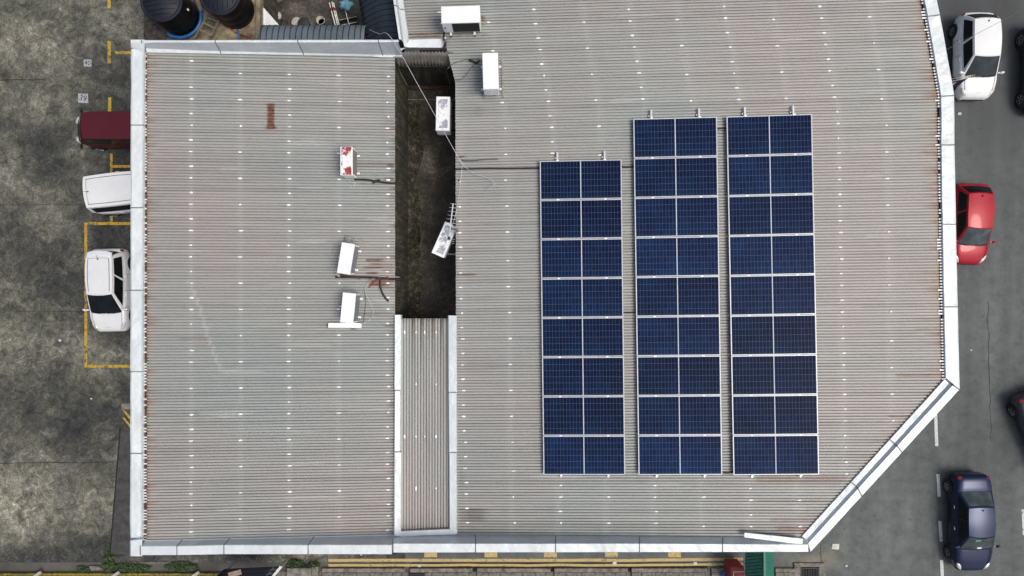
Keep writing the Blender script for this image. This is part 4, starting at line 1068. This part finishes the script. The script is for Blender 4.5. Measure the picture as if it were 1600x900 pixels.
for i, (a, b, lab) in enumerate((((514.5, 4), (525, 44), "left"), ((518.5, 3), (528.5, 44), "middle"), ((521, 4), (531, 44), "right"))):
    p, q = Vector(Wz(*a, YZ + .25)), Vector(Wz(*b, YZ + .12)); k = empty("pole", (0, 0, 0), 0, f"slim white pole with a red band, {lab} of three lying in the yard", "pole", "white poles lying in the yard")
    mb = MB(); mb.tube([p, q], .017, n=8); mb.build("shaft", M['pole'], k)
    mb = MB(); mb.tube([p.lerp(q, .20), p.lerp(q, .32)], .024, n=8); mb.build("band", M['red'], k)
cx, cy = W(538.5, 7.5, YZ + .5); mb = MB()
def cl(u, v):
    a = u * 2 * math.pi; r = (.19 + .03 * math.sin(5 * a + 1)) * math.sin(max(.02, v * math.pi)) * (1 + .25 * math.cos(a)); 
    return (cx + r * math.cos(a), cy + r * .75 * math.sin(a), YZ + .5 + .12 * math.cos(v * math.pi) + .025 * mnoise.noise(Vector((r * math.cos(a) * 16, r * math.sin(a) * 16, v * 4))))
mb.grid(cl, 40, 14, 0, True); tag(mb.build("cloth", M['cloth_blue']), "crumpled light blue cloth draped on a stick in the yard", "cloth")
cable([Wz(538, 8, YZ + .36), Wz(541, 22, YZ + .25), Wz(547, 44, YZ + .1)], .014, M['pole'], "thin pale stick propping up the light blue cloth", "stick", cat="stick")
for (px, py, lab) in ((537, 37, "black slotted crate lying left of the thin stick in the yard"), (552, 34, "black slotted crate lying right of the thin stick in the yard")):
    x, y = W(px, py, YZ); k = empty("crate", (x, y, YZ), R(12), lab, "crate", "black crates in the yard")
    mb = MB()
    for s in (-1, 1): mb.box((0, s * .06, .06), (.30, .02, .12)); mb.box((s * .14, 0, .06), (.02, .14, .12))
    for q in range(5): mb.box((-.11 + q * .055, 0, .06), (.012, .12, .10))
    mb.build("body", M['black_trim'], k); mb = MB(); mb.box((0, .075, .10), (.28, .012, .03)); mb.box((0, -.075, .10), (.28, .012, .03)); mb.build("rim", M['ac_old'], k)
mb = MB(); mb.bar(Wz(414, 14, YZ + .2), Wz(441, -1, YZ + .3), .05, .05); tag(mb.build("timber", M['wood']), "grey timber beam lying across the top left of the yard", "timber")
x, y = W(423, -4, YZ); mb = MB(); mb.box((x, y, YZ + .25), (.45, .45, .5), 0, R(20), bev=.02); mb.box((x, y, YZ + .51), (.40, .40, .02), 1, R(20)); tag(mb.build("cabinet", [M['iron'], M['steel']]), "dark metal box behind the timber beam in the yard", "box")
x, y = W(477, 40, YZ); mb = MB(); mb.lathe([(.0, 0), (.16, .01), (.17, .16), (.14, .18), (0, .2)], (x, y, YZ), 24); tag(mb.build("sack", M['plastic_dark']), "black bundle lying between the basin and the white bucket", "bundle")

# ------------------------------------------------------------------ bottom edge: drain, slabs, pavers, weeds
def bxpx(mb, x0, y0, x1, y1, z0, z1, m=0, bev=.012):
    a = W(x0, y1, z1); b = W(x1, y0, z1)
    mb.box(((a[0] + b[0]) / 2, (a[1] + b[1]) / 2, (z0 + z1) / 2), (b[0] - a[0], b[1] - a[1], z1 - z0), m, bev=bev)
mb = MB(); mb.sheet([(-4.6 + .0, -13.2), (RX0 + 4.5, -13.2), (RX0 + 4.5, -12.62), (-4.6, -12.62)], -.005); struct(mb.build("drain_channel", M['gap'], recalc=False))
slabs = [(503, 632), (640.5, 738), (745, 860), (866, 981), (987, 1105), (1112, 1162), (1212, 1243)]
for i, (a, b) in enumerate(slabs):
    sl_ = empty("drain_cover", (0, 0, 0), 0, ["long concrete drain slab under the left end of the yellow lines", "concrete drain slab with a black grating at its lower left", "concrete drain slab, second right of the black grating", "concrete drain slab below the pale yellow square in mid row", "concrete drain slab left of the red box", "short concrete drain slab tucked behind the red box", "short concrete drain slab between green canopy and drain grate"][i], "drain slab", "concrete slabs over the kerb drain")
    mb = MB(); bxpx(mb, a, 888.5, b, 894.5, -.05, .14); mb.build("edge_slab", M['kerb'], sl_)
    mb = MB(); x = a
    while x < b - 2:
        w = random.uniform(13, 24); x2 = min(b, x + w); bxpx(mb, x + .3, 894.9, x2 - .3, 915, -.05, .125 + random.uniform(-.012, .012), 0, .01); x = x2
    mb.build("paving", M['paver'], sl_)
mb = MB(); bxpx(mb, 639, 896, 664, 903, .10, .16, 0, .004)
for k in range(3): bxpx(mb, 640, 897 + k * 2.2, 663, 897.9 + k * 2.2, .16, .175, 1, .003)
tag(mb.build("grating", [M['iron'], M['black_trim']]), "black slotted grating set in the drain slab at the bottom edge", "grating")
dg = empty("drain_grate", (0, 0, 0), 0, "square black storm drain grate in a concrete frame right of the green canopy", "drain grate")
mb = MB(); bxpx(mb, 1241, 880, 1289, 886, -.03, .10); bxpx(mb, 1241, 886.2, 1251, 915, -.03, .10); bxpx(mb, 1280, 886.2, 1290, 915, -.03, .10); mb.build("surround", M['kerb'], dg)
mb = MB(); bxpx(mb, 1251.5, 887, 1279.5, 889, .02, .09, 0, .003); bxpx(mb, 1251.5, 889.2, 1253.5, 915, .02, .09, 0, .003); bxpx(mb, 1277.5, 889.2, 1279.5, 915, .02, .09, 0, .003)
for k in range(9): bxpx(mb, 1254.6 + k * 2.55, 889.4, 1255.8 + k * 2.55, 915, .02, .08, 0, .003)
mb.build("bars", M['iron'], dg)
mb = MB(); bxpx(mb, 1251.5, 887, 1280, 915, -.02, -.003, 0, 0); mb.build("pit", M['gap'], dg)
# yellow kerb on the left with white posts' tops
mb = MB(); bxpx(mb, -60, 896, 345, 899, -.03, .16); bxpx(mb, -60, 899.2, 345, 915, -.03, .14)
tag(mb.build("kerb", M['kerb_yellow']), "long yellow painted kerb along the lower left edge of the car park", "kerb")
for i, (x, lab) in enumerate(((58, "leftmost pale slanting stub on the yellow kerb"), (180, "middle pale slanting stub on the yellow kerb"), (305, "pale slanting stub on the yellow kerb beside the black canopy"))):
    a = Vector(Wz(x - 6, 902, .19)); b = Vector(Wz(x + 6, 894, .26)); mb = MB(); mb.bar(a, b, .13, .06); tag(mb.build("kerb_stub", M['bucket']), lab, "kerb stub", "pale stubs on the yellow kerb")
def weed(cx, cy, rx, ry, n, h, label, mats, seed):
    rnd = random.Random(seed); mb = MB()
    for _ in range(n):
        a = rnd.random() * 6.283; q = math.sqrt(rnd.random()); x = cx + rx * q * math.cos(a) * (1 + .3 * mnoise.noise(Vector((a * 2, seed, 0)))); y = cy + ry * q * math.sin(a)
        z = .01 + rnd.random() * h * (1 - .5 * q); L = rnd.uniform(.05, .11); wd = L * .42; ang = rnd.random() * 6.283; tl = rnd.uniform(-.6, .8)
        d = Vector((math.cos(ang), math.sin(ang), tl)).normalized(); s = Vector((-math.sin(ang), math.cos(ang), rnd.uniform(-.3, .3)))
        p = Vector((x, y, z)); mi = 0 if rnd.random() < .55 else 1
        mb.add([p, p + d * L * .5 + s * wd, p + d * L, p + d * L * .5 - s * wd], [[0, 1, 2, 3]], mi)
    return tag(mb.build("weed", mats, recalc=False), label, "weed", "weeds along the kerb")
wm = [M['weed'], M['weed_dark']]
def wpx(px, py, rx, ry, n, h, lab, seed, mats=wm):
    x, y = W(px, py, 0); k = CAMZ / F; weed(x, y, rx * k, ry * k, n, h, lab, mats, seed)
wpx(171, 880, 9, 13, 420, .25, "bright green weed growing up the pavement crack at lower left", 1)
wpx(168, 862, 4, 14, 130, .08, "thin green weed trail along the crack above the bright clump", 2)
wpx(205, 886, 30, 7, 520, .22, "dark green weed mat between bright clump and the pale kerb stub", 3, [M['weed_dark'], M['weed']])
wpx(285, 884, 26, 7, 480, .25, "dark green weed mat left of the black canopy", 4, [M['weed_dark'], M['weed']])
wpx(132, 889, 12, 4, 120, .15, "small dark weed left of the pale stone on the car park edge", 5, [M['weed_dark'], M['weed']])
wpx(462, 880, 14, 6, 420, .35, "leafy green weed growing over the concrete block right of the black canopy", 6)
wpx(493, 883, 8, 6, 240, .3, "small green weed left of the first long drain slab", 7)
def rock(px, py, rx, ry, h, lab, seed, mat):
    x, y = W(px, py, 0); k = CAMZ / F; mb = MB()
    def fn(u, v):
        a = u * 6.2832; s = math.sin(v * 1.57) ; d = Vector((math.cos(a) * s, math.sin(a) * s, math.cos(v * 1.57))); q = 1 + .35 * mnoise.noise(d * 1.7 + Vector((seed, 0, 0)))
        return (x + d.x * rx * k * q, y + d.y * ry * k * q, d.z * h * q)
    mb.grid(fn, 20, 8, 0, True); return tag(mb.build("stone", mat), lab, "stone")
rock(150, 887, 12, 4, .12, "pale flat broken stone among the weeds", 3, M['kerb']); rock(250, 879, 60, 1.6, .05, "long low ridge of old concrete above the dark weed mats", 9, M['paver'])
pb = MB(); bxpx(pb, 448, 888, 486, 915, 0, .35); bxpx(pb, 487, 886, 497, 915, 0, .25); tag(pb.build("concrete_block", M['kerb']), "stained concrete block under leafy weeds right of the black canopy", "concrete block")
for i, (px, py, s, lab) in enumerate(((94, 532, .10, "white scrap of litter on the bare car park left of the bay line"), (1499, 178, .12, "white scrap of litter on the road by the upper white car"), (1517, 547, .06, "tiny white scrap of litter on the road below the red car"), (655, 884, .12, "pale scrap on the yellow kerb line above the black grating"), (960, 880, .14, "pale scrap by the kerb near the middle drain slabs"), (1086, 880, .13, "pale scrap by the kerb left of the green canopy"), (1305, 854, .26, "pale square patch of litter on the road beside the cut-off corner"), (1322, 884, .09, "white scrap on the road right of the storm drain grate"), (143, 623, .07, "white speck of litter on the dark concrete below the empty bay"))):
    x, y = W(px, py, 0); mb = MB(); 
    mb.add([(x - s * .7, y - s * .4, .014), (x + s * .6, y - s * .5, .03), (x + s * .7, y + s * .5, .016), (x - s * .5, y + s * .55, .035), (x, y, .045)], [[0, 1, 4], [1, 2, 4], [2, 3, 4], [3, 0, 4]])
    tag(mb.build("litter", M['litter'], recalc=False), lab, "litter", "scraps of litter on the ground")

# green canopy and red box at the bottom
gc = empty("green_canopy", (0, 0, 0), 0, "green pitched canopy of overlapping boards sticking out below the white roof edge", "canopy")
def gpt(px, py, z): x, y = W(px, py, z); return Vector((x, y, z))
HZ, EZ = 2.75, 2.15
for (nm, xr0, xe, mt) in (("shaded_slope", 1192.5, 1164.5, M['green']), ("sunlit_slope", 1195.5, 1209.5, M['green_lit'])):
    mb = MB(); k = 0; y = 850.0
    while y < 935:
        a = gpt(xr0, y - 3, HZ); b = gpt(xr0, y + 5.2 - 3, HZ - .03); c = gpt(xe, y + 5.4, EZ - .03); d = gpt(xe, y, EZ)
        th = Vector((0, 0, -.03)); mb.add([a, b, c, d, a + th, b + th, c + th, d + th], [[0, 1, 2, 3], [7, 6, 5, 4], [1, 5, 6, 2], [0, 3, 7, 4], [2, 6, 7, 3], [0, 4, 5, 1]]); y += 5.2
    mb.build(nm, mt, gc)
mb = MB(); mb.bar(gpt(1194, 848, HZ + .02), gpt(1195.5, 930, HZ + .02), .09, .05); mb.build("ridge_cap", M['green_lit'], gc)
for (px, py) in ((1168, 860), (1206, 860), (1168, 920), (1206, 920)):
    q = gpt(px, py, EZ); mb = MB(); mb.tube([(q.x, q.y, 0), (q.x, q.y, EZ)], .04); mb.build("post", M['steel'], gc)
rb = empty("red_box", (0, 0, 0), 0, "red box with pale rim standing left of the green canopy", "box")
mb = MB(); bxpx(mb, 1142, 886, 1163, 915, .15, 1.1, 0, .03); mb.build("body", M['red'], rb)
mb = MB(); bxpx(mb, 1146, 893, 1163, 894, 1.1, 1.13, 0, .003); bxpx(mb, 1146, 894.2, 1147, 915, 1.1, 1.13, 0, .003); mb.build("rim", M['lattice'], rb)
rock(1161, 888, 4, 3, 1.2, "white crumpled bag on the corner of the red box", 14, M['lattice'])
x, y = W(1133, 897, .2); mb = MB(); mb.lathe([(0, .12), (.16, .13), (.2, .3), (.15, .34), (0, .3)], (x, y, 0), 16); tag(mb.build("blue_bag", M['blue']), "small blue bag on the paving left of the red box", "bag")

# ------------------------------------------------------------------ flags on the corner building, overhead wire
for i, (a, b, lab) in enumerate((((1478, 124.5), (1522, 117.5), "white flag pole jutting over the white hatchback, without cloth"), ((1478, 129), (1518, 120.0), "pale flag pole jutting over the white hatchback with a furled navy flag"))):
    k = empty("flagpole", (0, 0, 0), 0, lab, "flagpole", "flagpoles jutting from the corner building")
    p, q = Vector(Wz(*a, 13.0)), Vector(Wz(*b, 13.55)); mb = MB(); mb.tube([p, q], .016, n=8); mb.build("pole", M['pole'], k)
    mb = MB(); mb.lathe([(0, -.02), (.03, 0), (0, .03)], tuple(q), 10); mb.build("finial", M['yellow_cloth'], k)
    if i == 1:
        mb = MB(); p2 = p.lerp(q, .16); q2 = p.lerp(q, .96)
        def fl(u, v):
            t = p2.lerp(q2, u); dr = v * (1.0 - .45 * u); return (t.x - .05 * v, t.y - .42 * v * (1 - u * .8) + .03 * math.sin(u * 14 + v * 3) * v, t.z - dr * .75)
        mb.grid(fl, 24, 10, 0, True); mb.build("flag", M['navy_cloth'], k, recalc=False)
        mb = MB(); mb.grid(lambda u, v: tuple(Vector(fl(.02 + .4 * u, .12 + .4 * v)) + Vector((0, 0, .02))), 8, 5, 0, True); mb.build("flag_panel", M['yellow_cloth'], k, recalc=False)
cable([Wz(1470, 82, 9), Wz(1520, 56, 9.1), Wz(1566, 32, 9.2), Wz(1640, -8, 9.5)], .0055, M['cable_grey'], "thin overhead wire crossing above the white hatchback on the road", "overhead_wire", cat="wire")

# ------------------------------------------------------------------ cars
def sm(a, b, t): t = max(0, min(1, (t - a) / (b - a))); return t * t * (3 - 2 * t)
def car(loc, rz, label, L=3.7, Wd=1.66, H=1.47, hood=.90, boot=.0, ws=.62, rw=.30, belt=.92, hoodz=.86, bootz=.95, body=None, glass='glass_dark', rear_glass='glass_dark', roof_mat=None, wheel_r=.29, name="parked_car", nose=.8, stubby=False,
        roof_w=.60, wb=.80, grooves=False, spoiler=False, interior=False, cat="car", handles=None, plain=False, group="cars parked around the shop buildings", side_split=True, roof_frame=None):
    """front towards local +x. hood/boot = lengths of the decks, ws/rw = run of windscreen and rear window"""
    r = empty(name, loc, rz, label, cat, group)
    hl = L / 2; hw = Wd / 2
    xf0 = hl - hood; xr0 = -hl + boot + (.10 if boot == 0 else 0)      # window bases
    def top(x):
        f = hoodz - (.16 if not stubby else .05) * sm(hl - hood * .9, hl, x) ** 1.6 - .0
        if x > xf0 - .1: z = f + (belt - hoodz) * (1 - sm(xf0 - .1, xf0 + .35, x))
        elif boot > 0 and x < xr0 + .1: z = bootz - .04 * sm(-xr0 - .1, hl, -x)
        else: z = belt
        return z
    def width(x):
        t = abs(x) / hl
        return hw * (1 - (.26 if x > 0 else .17) * max(0, (t - .55) / .45) ** 2.2) * (.985 if x < 0 else 1)
    N = 26; mb = MB(); rows = []
    for i in range(N + 1):
        s = -1 + 2 * i / N; x = hl * (math.copysign(1 - (1 - abs(s)) ** 1.35, s))
        w = width(x); zt = top(x); e = max(0, (abs(x) / hl - .93) / .07)
        zb = .24 + .05 * e; zt2 = zt - .13 * e ** 2
        wv = w * (1 - .10 * e ** 2)
        prof = [(wv * .80, zb - .05), (wv * .93, zb), (wv * .985, zb + .13), (wv, zb + .28), (wv * .985, zt2 - .16), (wv * .955, zt2 - .06), (wv * .88, zt2 - .012), (wv * .6, zt2 + .016), (wv * .3, zt2 + .028), (0, zt2 + .032)]
        rows.append([(x, -p[0], p[1]) for p in prof] + [(x, p[0], p[1]) for p in prof[-2::-1]])
    m = len(rows[0]); vs = [p for rr in rows for p in rr]
    fs = [[i * m + j, i * m + j + 1, (i + 1) * m + j + 1, (i + 1) * m + j] for i in range(N) for j in range(m - 1)] + [list(range(m))[::-1], [N * m + j for j in range(m)]]
    mb.add(vs, fs, 0, True); mb.build("body", body, r)
    # greenhouse
    zb_, zt_ = belt - .01, H - .05
    bwid, twid = hw * .94, hw * roof_w / .68 if False else hw * (.68 + (roof_w - .60))
    xf1 = xf0 - ws; xr1 = xr0 + rw
    bowf, bowr, crown = .10, .07, .05
    def front(u, v, o=0): w = bwid * (1 - .05) + (twid - bwid * .95) * v; return (xf0 + (xf1 - xf0) * v - bowf * u * u * (1 - .4 * v) + o, u * w, zb_ + (zt_ - zb_) * (v ** .92) + crown * (1 - u * u) * v + o * .7)
    def rear(u, v, o=0): w = bwid * (1 - .05) + (twid - bwid * .95) * v; return (xr0 + (xr1 - xr0) * v + bowr * u * u * (1 - .3 * v) - o, u * w, zb_ + (zt_ - zb_) * (v ** .9) + crown * (1 - u * u) * v + o * .5)
    def side(s, u, v, o=0):
        a, b = Vector(rear(s, v)), Vector(front(s, v)); p = a.lerp(b, u); p.y += s * (.045 * math.sin(math.pi * u) * (1 - .3 * v) + o); p.z += o * .5 + .02 * math.sin(math.pi * u) * v
        return tuple(p)
    def roof(u, v, o=0):   # u across -1..1, v rear..front
        a, b = Vector(rear(u, 1)), Vector(front(u, 1)); p = a.lerp(b, v); p.y += u * .045 * .7 * math.sin(math.pi * v); p.z += (.03 + 0.0) * math.sin(math.pi * v) + .02 * math.sin(math.pi * v) * abs(u) * 0 + o
        return tuple(p)
    mb = MB()
    mb.grid(lambda a, b: front(2 * a - 1, b), 10, 6); mb.grid(lambda a, b: rear(1 - 2 * a, b), 10, 6)
    for s in (-1, 1): mb.grid(lambda a, b: side(s, a, b), 12, 6)
    gh = mb.build("cabin_frame", roof_frame or body, r)
    mb = MB(); mb.grid(lambda a, b: roof(2 * a - 1, b), 12, 14)
    ro = mb.build("roof", roof_mat or body, r)
    if grooves:
        mb = MB()
        for s in (-.80, .80): mb.tube([roof(s, .05 + .9 * k / 8, .004) for k in range(9)], .012, n=5)
        mb.tube([roof(-.8 + 1.6 * k / 8, .06, .003) for k in range(9)], .007, n=5)
        mb.build("roof_seam", M['black_trim'], r)
    mb = MB(); mb.grid(lambda a, b: front((2 * a - 1) * .93, .02 + .93 * b, .014), 10, 6, 0, True); mb.build("windscreen", M[glass], r, recalc=False)
    mb = MB(); mb.grid(lambda a, b: rear((1 - 2 * a) * .90, .10 + .80 * b, .014), 10, 6, 0, True); mb.build("rear_window", M[rear_glass], r, recalc=False)
    for s in (-1, 1):
        for (u0, u1) in (((.07, .46), (.50, .93)) if side_split else ((.06, .93),)):
            mb = MB(); mb.grid(lambda a, b: side(s, u0 + (u1 - u0) * a, .08 + .76 * b, .010), 8, 5, 0, True); mb.build("side_window", M['glass_dark'], r, recalc=False)
    # wheels
    wx = hl - .72 if not stubby else hl - .55
    for sx in (wx, -hl + .66):
        for s in (-1, 1):
            T = Matrix.Translation((sx, s * (hw - .085), wheel_r)) @ Matrix.Rotation(R(90), 4, 'X')
            mb = MB(); mb.lathe([(wheel_r * .62, -.10), (wheel_r * .95, -.10), (wheel_r, -.07), (wheel_r, .07), (wheel_r * .95, .10), (wheel_r * .62, .10)], n=28, M=T); wo = mb.build("wheel", M['tyre'], r)
            mb = MB(); zc = -.098 if s > 0 else .098
            mb.lathe([(wheel_r * .62, zc * .9), (wheel_r * .60, zc * 1.06), (wheel_r * .54, zc * 1.0), (.0, zc * .9)], n=24, M=T)
            for k in range(5):
                a = k * 2 * math.pi / 5; p0 = T @ Vector((.03 * math.cos(a), .03 * math.sin(a), zc * 1.02)); p1 = T @ Vector((wheel_r * .58 * math.cos(a), wheel_r * .58 * math.sin(a), zc * 1.05)); mb.bar(p0, p1, .05, .02)
            mb.build("rim", M['rim'], wo)
            mb = MB(); Ta = Matrix.Translation((sx, s * (hw * 1.0 - .012), wheel_r + .03)) @ Matrix.Rotation(R(90), 4, 'X'); mb.lathe([(wheel_r * 1.0, -.012), (wheel_r * 1.16, -.012), (wheel_r * 1.16, .012), (wheel_r * 1.0, .012)], n=28, M=Ta); mb.build("wheel_arch", M['black_trim'], r)
    # lamps, mirrors, trims
    for s in (-1, 1):
        mb = MB(); x = hl - .22 if not stubby else hl - .04; w = width(x)
        T = Matrix.Translation((x - .02, s * w * .80, top(x) - .065)) @ Matrix.Rotation(s * R(-38), 4, 'Z') @ Matrix.Rotation(R(20), 4, 'Y')
        mb.lathe([(0, -.09), (.10, -.06), (.14, 0), (.10, .06), (0, .09)], n=16, M=T @ Matrix.Diagonal((1.9, .85, 1.0, 1))); mb.build("headlight", M['lamp'], r)
        mb = MB(); x = -hl + .10; w = width(x)
        T = Matrix.Translation((x + .02, s * w * .86, (bootz if boot else belt) - .14)); mb.box(None, (.16, .20, .20), M=T, bev=.05); mb.build("tail_light", M['tail'], r)
        mb = MB(); xm = xf0 - .18; ym = s * (hw + .085)
        mb.lathe([(0, -.10), (.055, -.07), (.075, 0), (.055, .07), (0, .10)], n=12, M=Matrix.Translation((xm, ym, belt + .10)) @ Matrix.Rotation(R(90) + s * R(14), 4, 'Z') @ Matrix.Rotation(R(90), 4, 'Y') @ Matrix.Diagonal((1, .8, 1, 1)))
        mb.bar((xm, s * (hw - .08), belt + .06), (xm, ym, belt + .08), .06, .04); mb.build("mirror", M['black_trim'] if plain else body, r)
        for hx in (.20, -.62 if L < 4 else -.75):
            mb = MB(); mb.box((hx, s * (hw * .995 + .004), belt - .13), (.17, .035, .035), bev=.01); mb.build("door_handle", handles or body, r)
    mb = MB(); mb.box((hl - .012, 0, .36), (.05, Wd * .62, .16), bev=.02); mb.box((hl - .03, 0, .60), (.05, Wd * .40, .09), bev=.02); mb.build("grille", M['black_trim'], r)
    mb = MB(); mb.tube([front(-.80, .03, .024), front(-.4, .045, .03), front(0, .05, .03)], .012, n=5); mb.tube([front(.05, .03, .024), front(.4, .045, .03), front(.8, .04, .03)], .012, n=5); mb.tube([front(-.9, .0, .016), front(-.45, .0, .02), front(0, .0, .02), front(.45, .0, .02), front(.9, .0, .016)], .022, n=5)
    mb.build("wiper", M['black_trim'], r)
    if not stubby:
        mb = MB()
        for s in (-1, 1):
            mb.tube([(x, s * width(x) * .80, top(x) + .006) for x in (xf0 - .02, xf0 + .2, xf0 + .45, hl - .30)], .007, n=5)
            for xx in (xf0 - .12, xf0 - 1.02, xf0 - 1.85 if L > 3.9 else xf0 - 1.75):
                w = width(xx); zt = top(xx); mb.tube([(xx, s * (w * .962), zt - .07), (xx, s * (w * .990), zt - .17), (xx, s * (w + .002), .52), (xx, s * (w * .985 + .003), .37)], .007, n=5)
        xb = hl - .20; mb.tube([(xb - .10 * (u / 3) ** 2, width(xb) * .27 * u, top(xb) + .03 - .003 * u * u) for u in (-3, -2, -1, 0, 1, 2, 3)], .007, n=5)
        mb.build("panel_gap", M['black_trim'], r)
    p = roof(0, .09, .02); mb = MB(); mb.lathe([(.028, -.02), (.03, .01), (0, .035)], p, 10); mb.tube([p, (p[0] - .16, p[1], p[2] + .10)], .007, n=5); mb.build("roof_antenna", M['black_trim'], r)
    if spoiler:
        mb = MB(); mb.grid(lambda a, b: tuple(Vector(roof(2 * a - 1, 0, .012)) + Vector((.02 - .26 * b + .06 * (2 * a - 1) ** 2, (2 * a - 1) * .02, -.03 * b))), 10, 4, 0, True); so = mb.build("spoiler", body, r); so.modifiers.new("thick", 'SOLIDIFY').thickness = .03
    if interior:
        mb = MB(); pz = front(-.1, .13, .018); mb.box(None, (.10, .19, .006), M=Matrix.Translation(Vector(front(.12, .20, .022))) @ Matrix.Rotation(math.atan2(zt_ - zb_, ws), 4, 'Y')); mb.build("windscreen_paper", M['paper'], r)
        mb = MB(); mb.box(None, (.08, .22, .006), M=Matrix.Translation(Vector(front(-.25, .80, .022))) @ Matrix.Rotation(math.atan2(zt_ - zb_, ws), 4, 'Y')); mb.build("sun_strip", M['cloth_blue'], r)
    return r
P_white = paint("white_car_paint", (.80, .82, .825)); P_red = paint("red_car_paint", (.36, .008, .022), .1, .35, .35); P_navy = paint("navy_car_paint", (.008, .016, .056), .5, .36, .55)
P_maroon = paint("maroon_van_paint", (.085, .014, .022), 0, .5, .12, .15); P_grey = paint("grey_car_paint", (.06, .065, .08), .4, .3); P_black = paint("black_car_paint", (.010, .010, .013), 0, .25)
P_navy.node_tree.nodes['Principled BSDF'].inputs['Coat Roughness'].default_value = .28
M['glass_mid'] = mk_glass("windscreen_glass", (.025, .032, .036), .07)
DN = R(-90)
car((20.88, 10.44, 0), DN, "white hatchback parked on the road beside the upper right roof edge", L=3.80, Wd=1.67, H=1.50, hood=.86, ws=.80, rw=.40, belt=.95, hoodz=.90, body=P_white, glass='glass_mid', roof_w=.60)
car((20.60, 2.88, 0), DN + R(-2.0), "red hatchback parked on the road beside the roof's right edge", L=3.62, Wd=1.60, H=1.45, hood=.82, ws=.74, rw=.42, belt=.92, hoodz=.88, body=P_red, glass='glass')
car((20.68, -10.56, 0), DN + R(.6), "dark blue saloon car with alloy wheels driving lane at lower right", L=4.36, Wd=1.70, H=1.42, hood=1.05, boot=.62, ws=.72, rw=.66, belt=.93, hoodz=.88, bootz=.97, body=P_navy, glass='glass', rear_glass='glass', interior=True, handles=M['rim'], roof_w=.58)
car((-18.1, -.10, 0), DN + R(1.0), "white hatchback with roof spoiler parked in the yellow bay of the car park", L=3.72, Wd=1.66, H=1.52, hood=.82, ws=.86, rw=.24, belt=.95, hoodz=.90, body=P_white, spoiler=True, grooves=True)
car((-16.8, 4.37, 0), R(6.4), "white people carrier half hidden under the left roof edge, tail towards the car park", L=4.25, Wd=1.84, H=1.72, hood=.80, ws=.70, rw=.16, belt=1.02, hoodz=.98, body=P_white, grooves=True, side_split=False, roof_w=.66, name="parked_van", cat="van")
car((-17.38, 7.05, 0), R(180), "boxy maroon van half hidden under the left roof edge", L=3.95, Wd=1.46, H=1.86, hood=.12, ws=.56, rw=.06, belt=1.10, hoodz=1.02, body=P_maroon, stubby=True, roof_w=.70, name="parked_van", cat="van", plain=True)
car((24.18, -6.75, 0), DN + R(23), "silver grey car with a red tail light cut off by the right edge", L=4.45, Wd=1.74, H=1.44, hood=1.0, boot=.6, ws=.7, rw=.6, belt=.93, hoodz=.88, bootz=.97, body=P_grey)
car((24.0, 9.9, 0), DN, "dark car almost wholly cut off at the upper right edge", L=4.1, Wd=1.76, H=1.55, hood=.9, ws=.7, rw=.3, belt=.98, hoodz=.93, body=P_black, wheel_r=.34)
bc = empty("black_canopy", (0, 0, 0), 0, "low black ribbed canopy with a white right end at the bottom edge", "canopy")
cz = 2.2
q = [gpt(351, 888.5, cz), gpt(437, 884.5, cz), gpt(405, 925, cz - .1), gpt(312, 925, cz - .1)]
mb = MB(); mb.grid(lambda u, v: tuple(q[0].lerp(q[1], u).lerp(q[3].lerp(q[2], u), v) + Vector((0, 0, .02 * math.cos(v * 40)))), 6, 60, 0, True)
cs = mb.build("sheet", simple("black_canopy_sheet", (.008, .009, .013), .45, 0, .3, 4, spec=.25), bc, recalc=False); cs.modifiers.new("thick", 'SOLIDIFY').thickness = .02
mb = MB(); mb.bar(q[0].lerp(q[1], .9) + Vector((0, 0, .03)), q[3].lerp(q[2], .9) + Vector((0, 0, .03)), .02, .02); mb.build("trim", M['cable_grey'], bc)
mb = MB(); d_ = Vector((.12, 0, -.16)); mb.add([q[1], q[2], q[2] + d_, q[1] + d_ + Vector((-.05, -.1, 0))], [[0, 1, 2, 3]]); fo = mb.build("end_board", M['lattice'], bc, recalc=False); fo.modifiers.new("thick", 'SOLIDIFY').thickness = .02
for p_ in (q[0], q[1], q[2], q[3]):
    mb = MB(); mb.tube([(p_.x * .995, p_.y - .1, 0), (p_.x * .995, p_.y - .1, cz - .15)], .03); mb.build("post", M['steel'], bc)
mb = MB(); a_, b_ = gpt(357, 899, cz + .05), gpt(377, 893.5, cz + .05); mb.bar(a_, b_, .22, .012); tag(mb.build("board", simple("tan_board", (.28, .22, .16), .9)), "tan board lying on the black canopy at the bottom edge", "board")
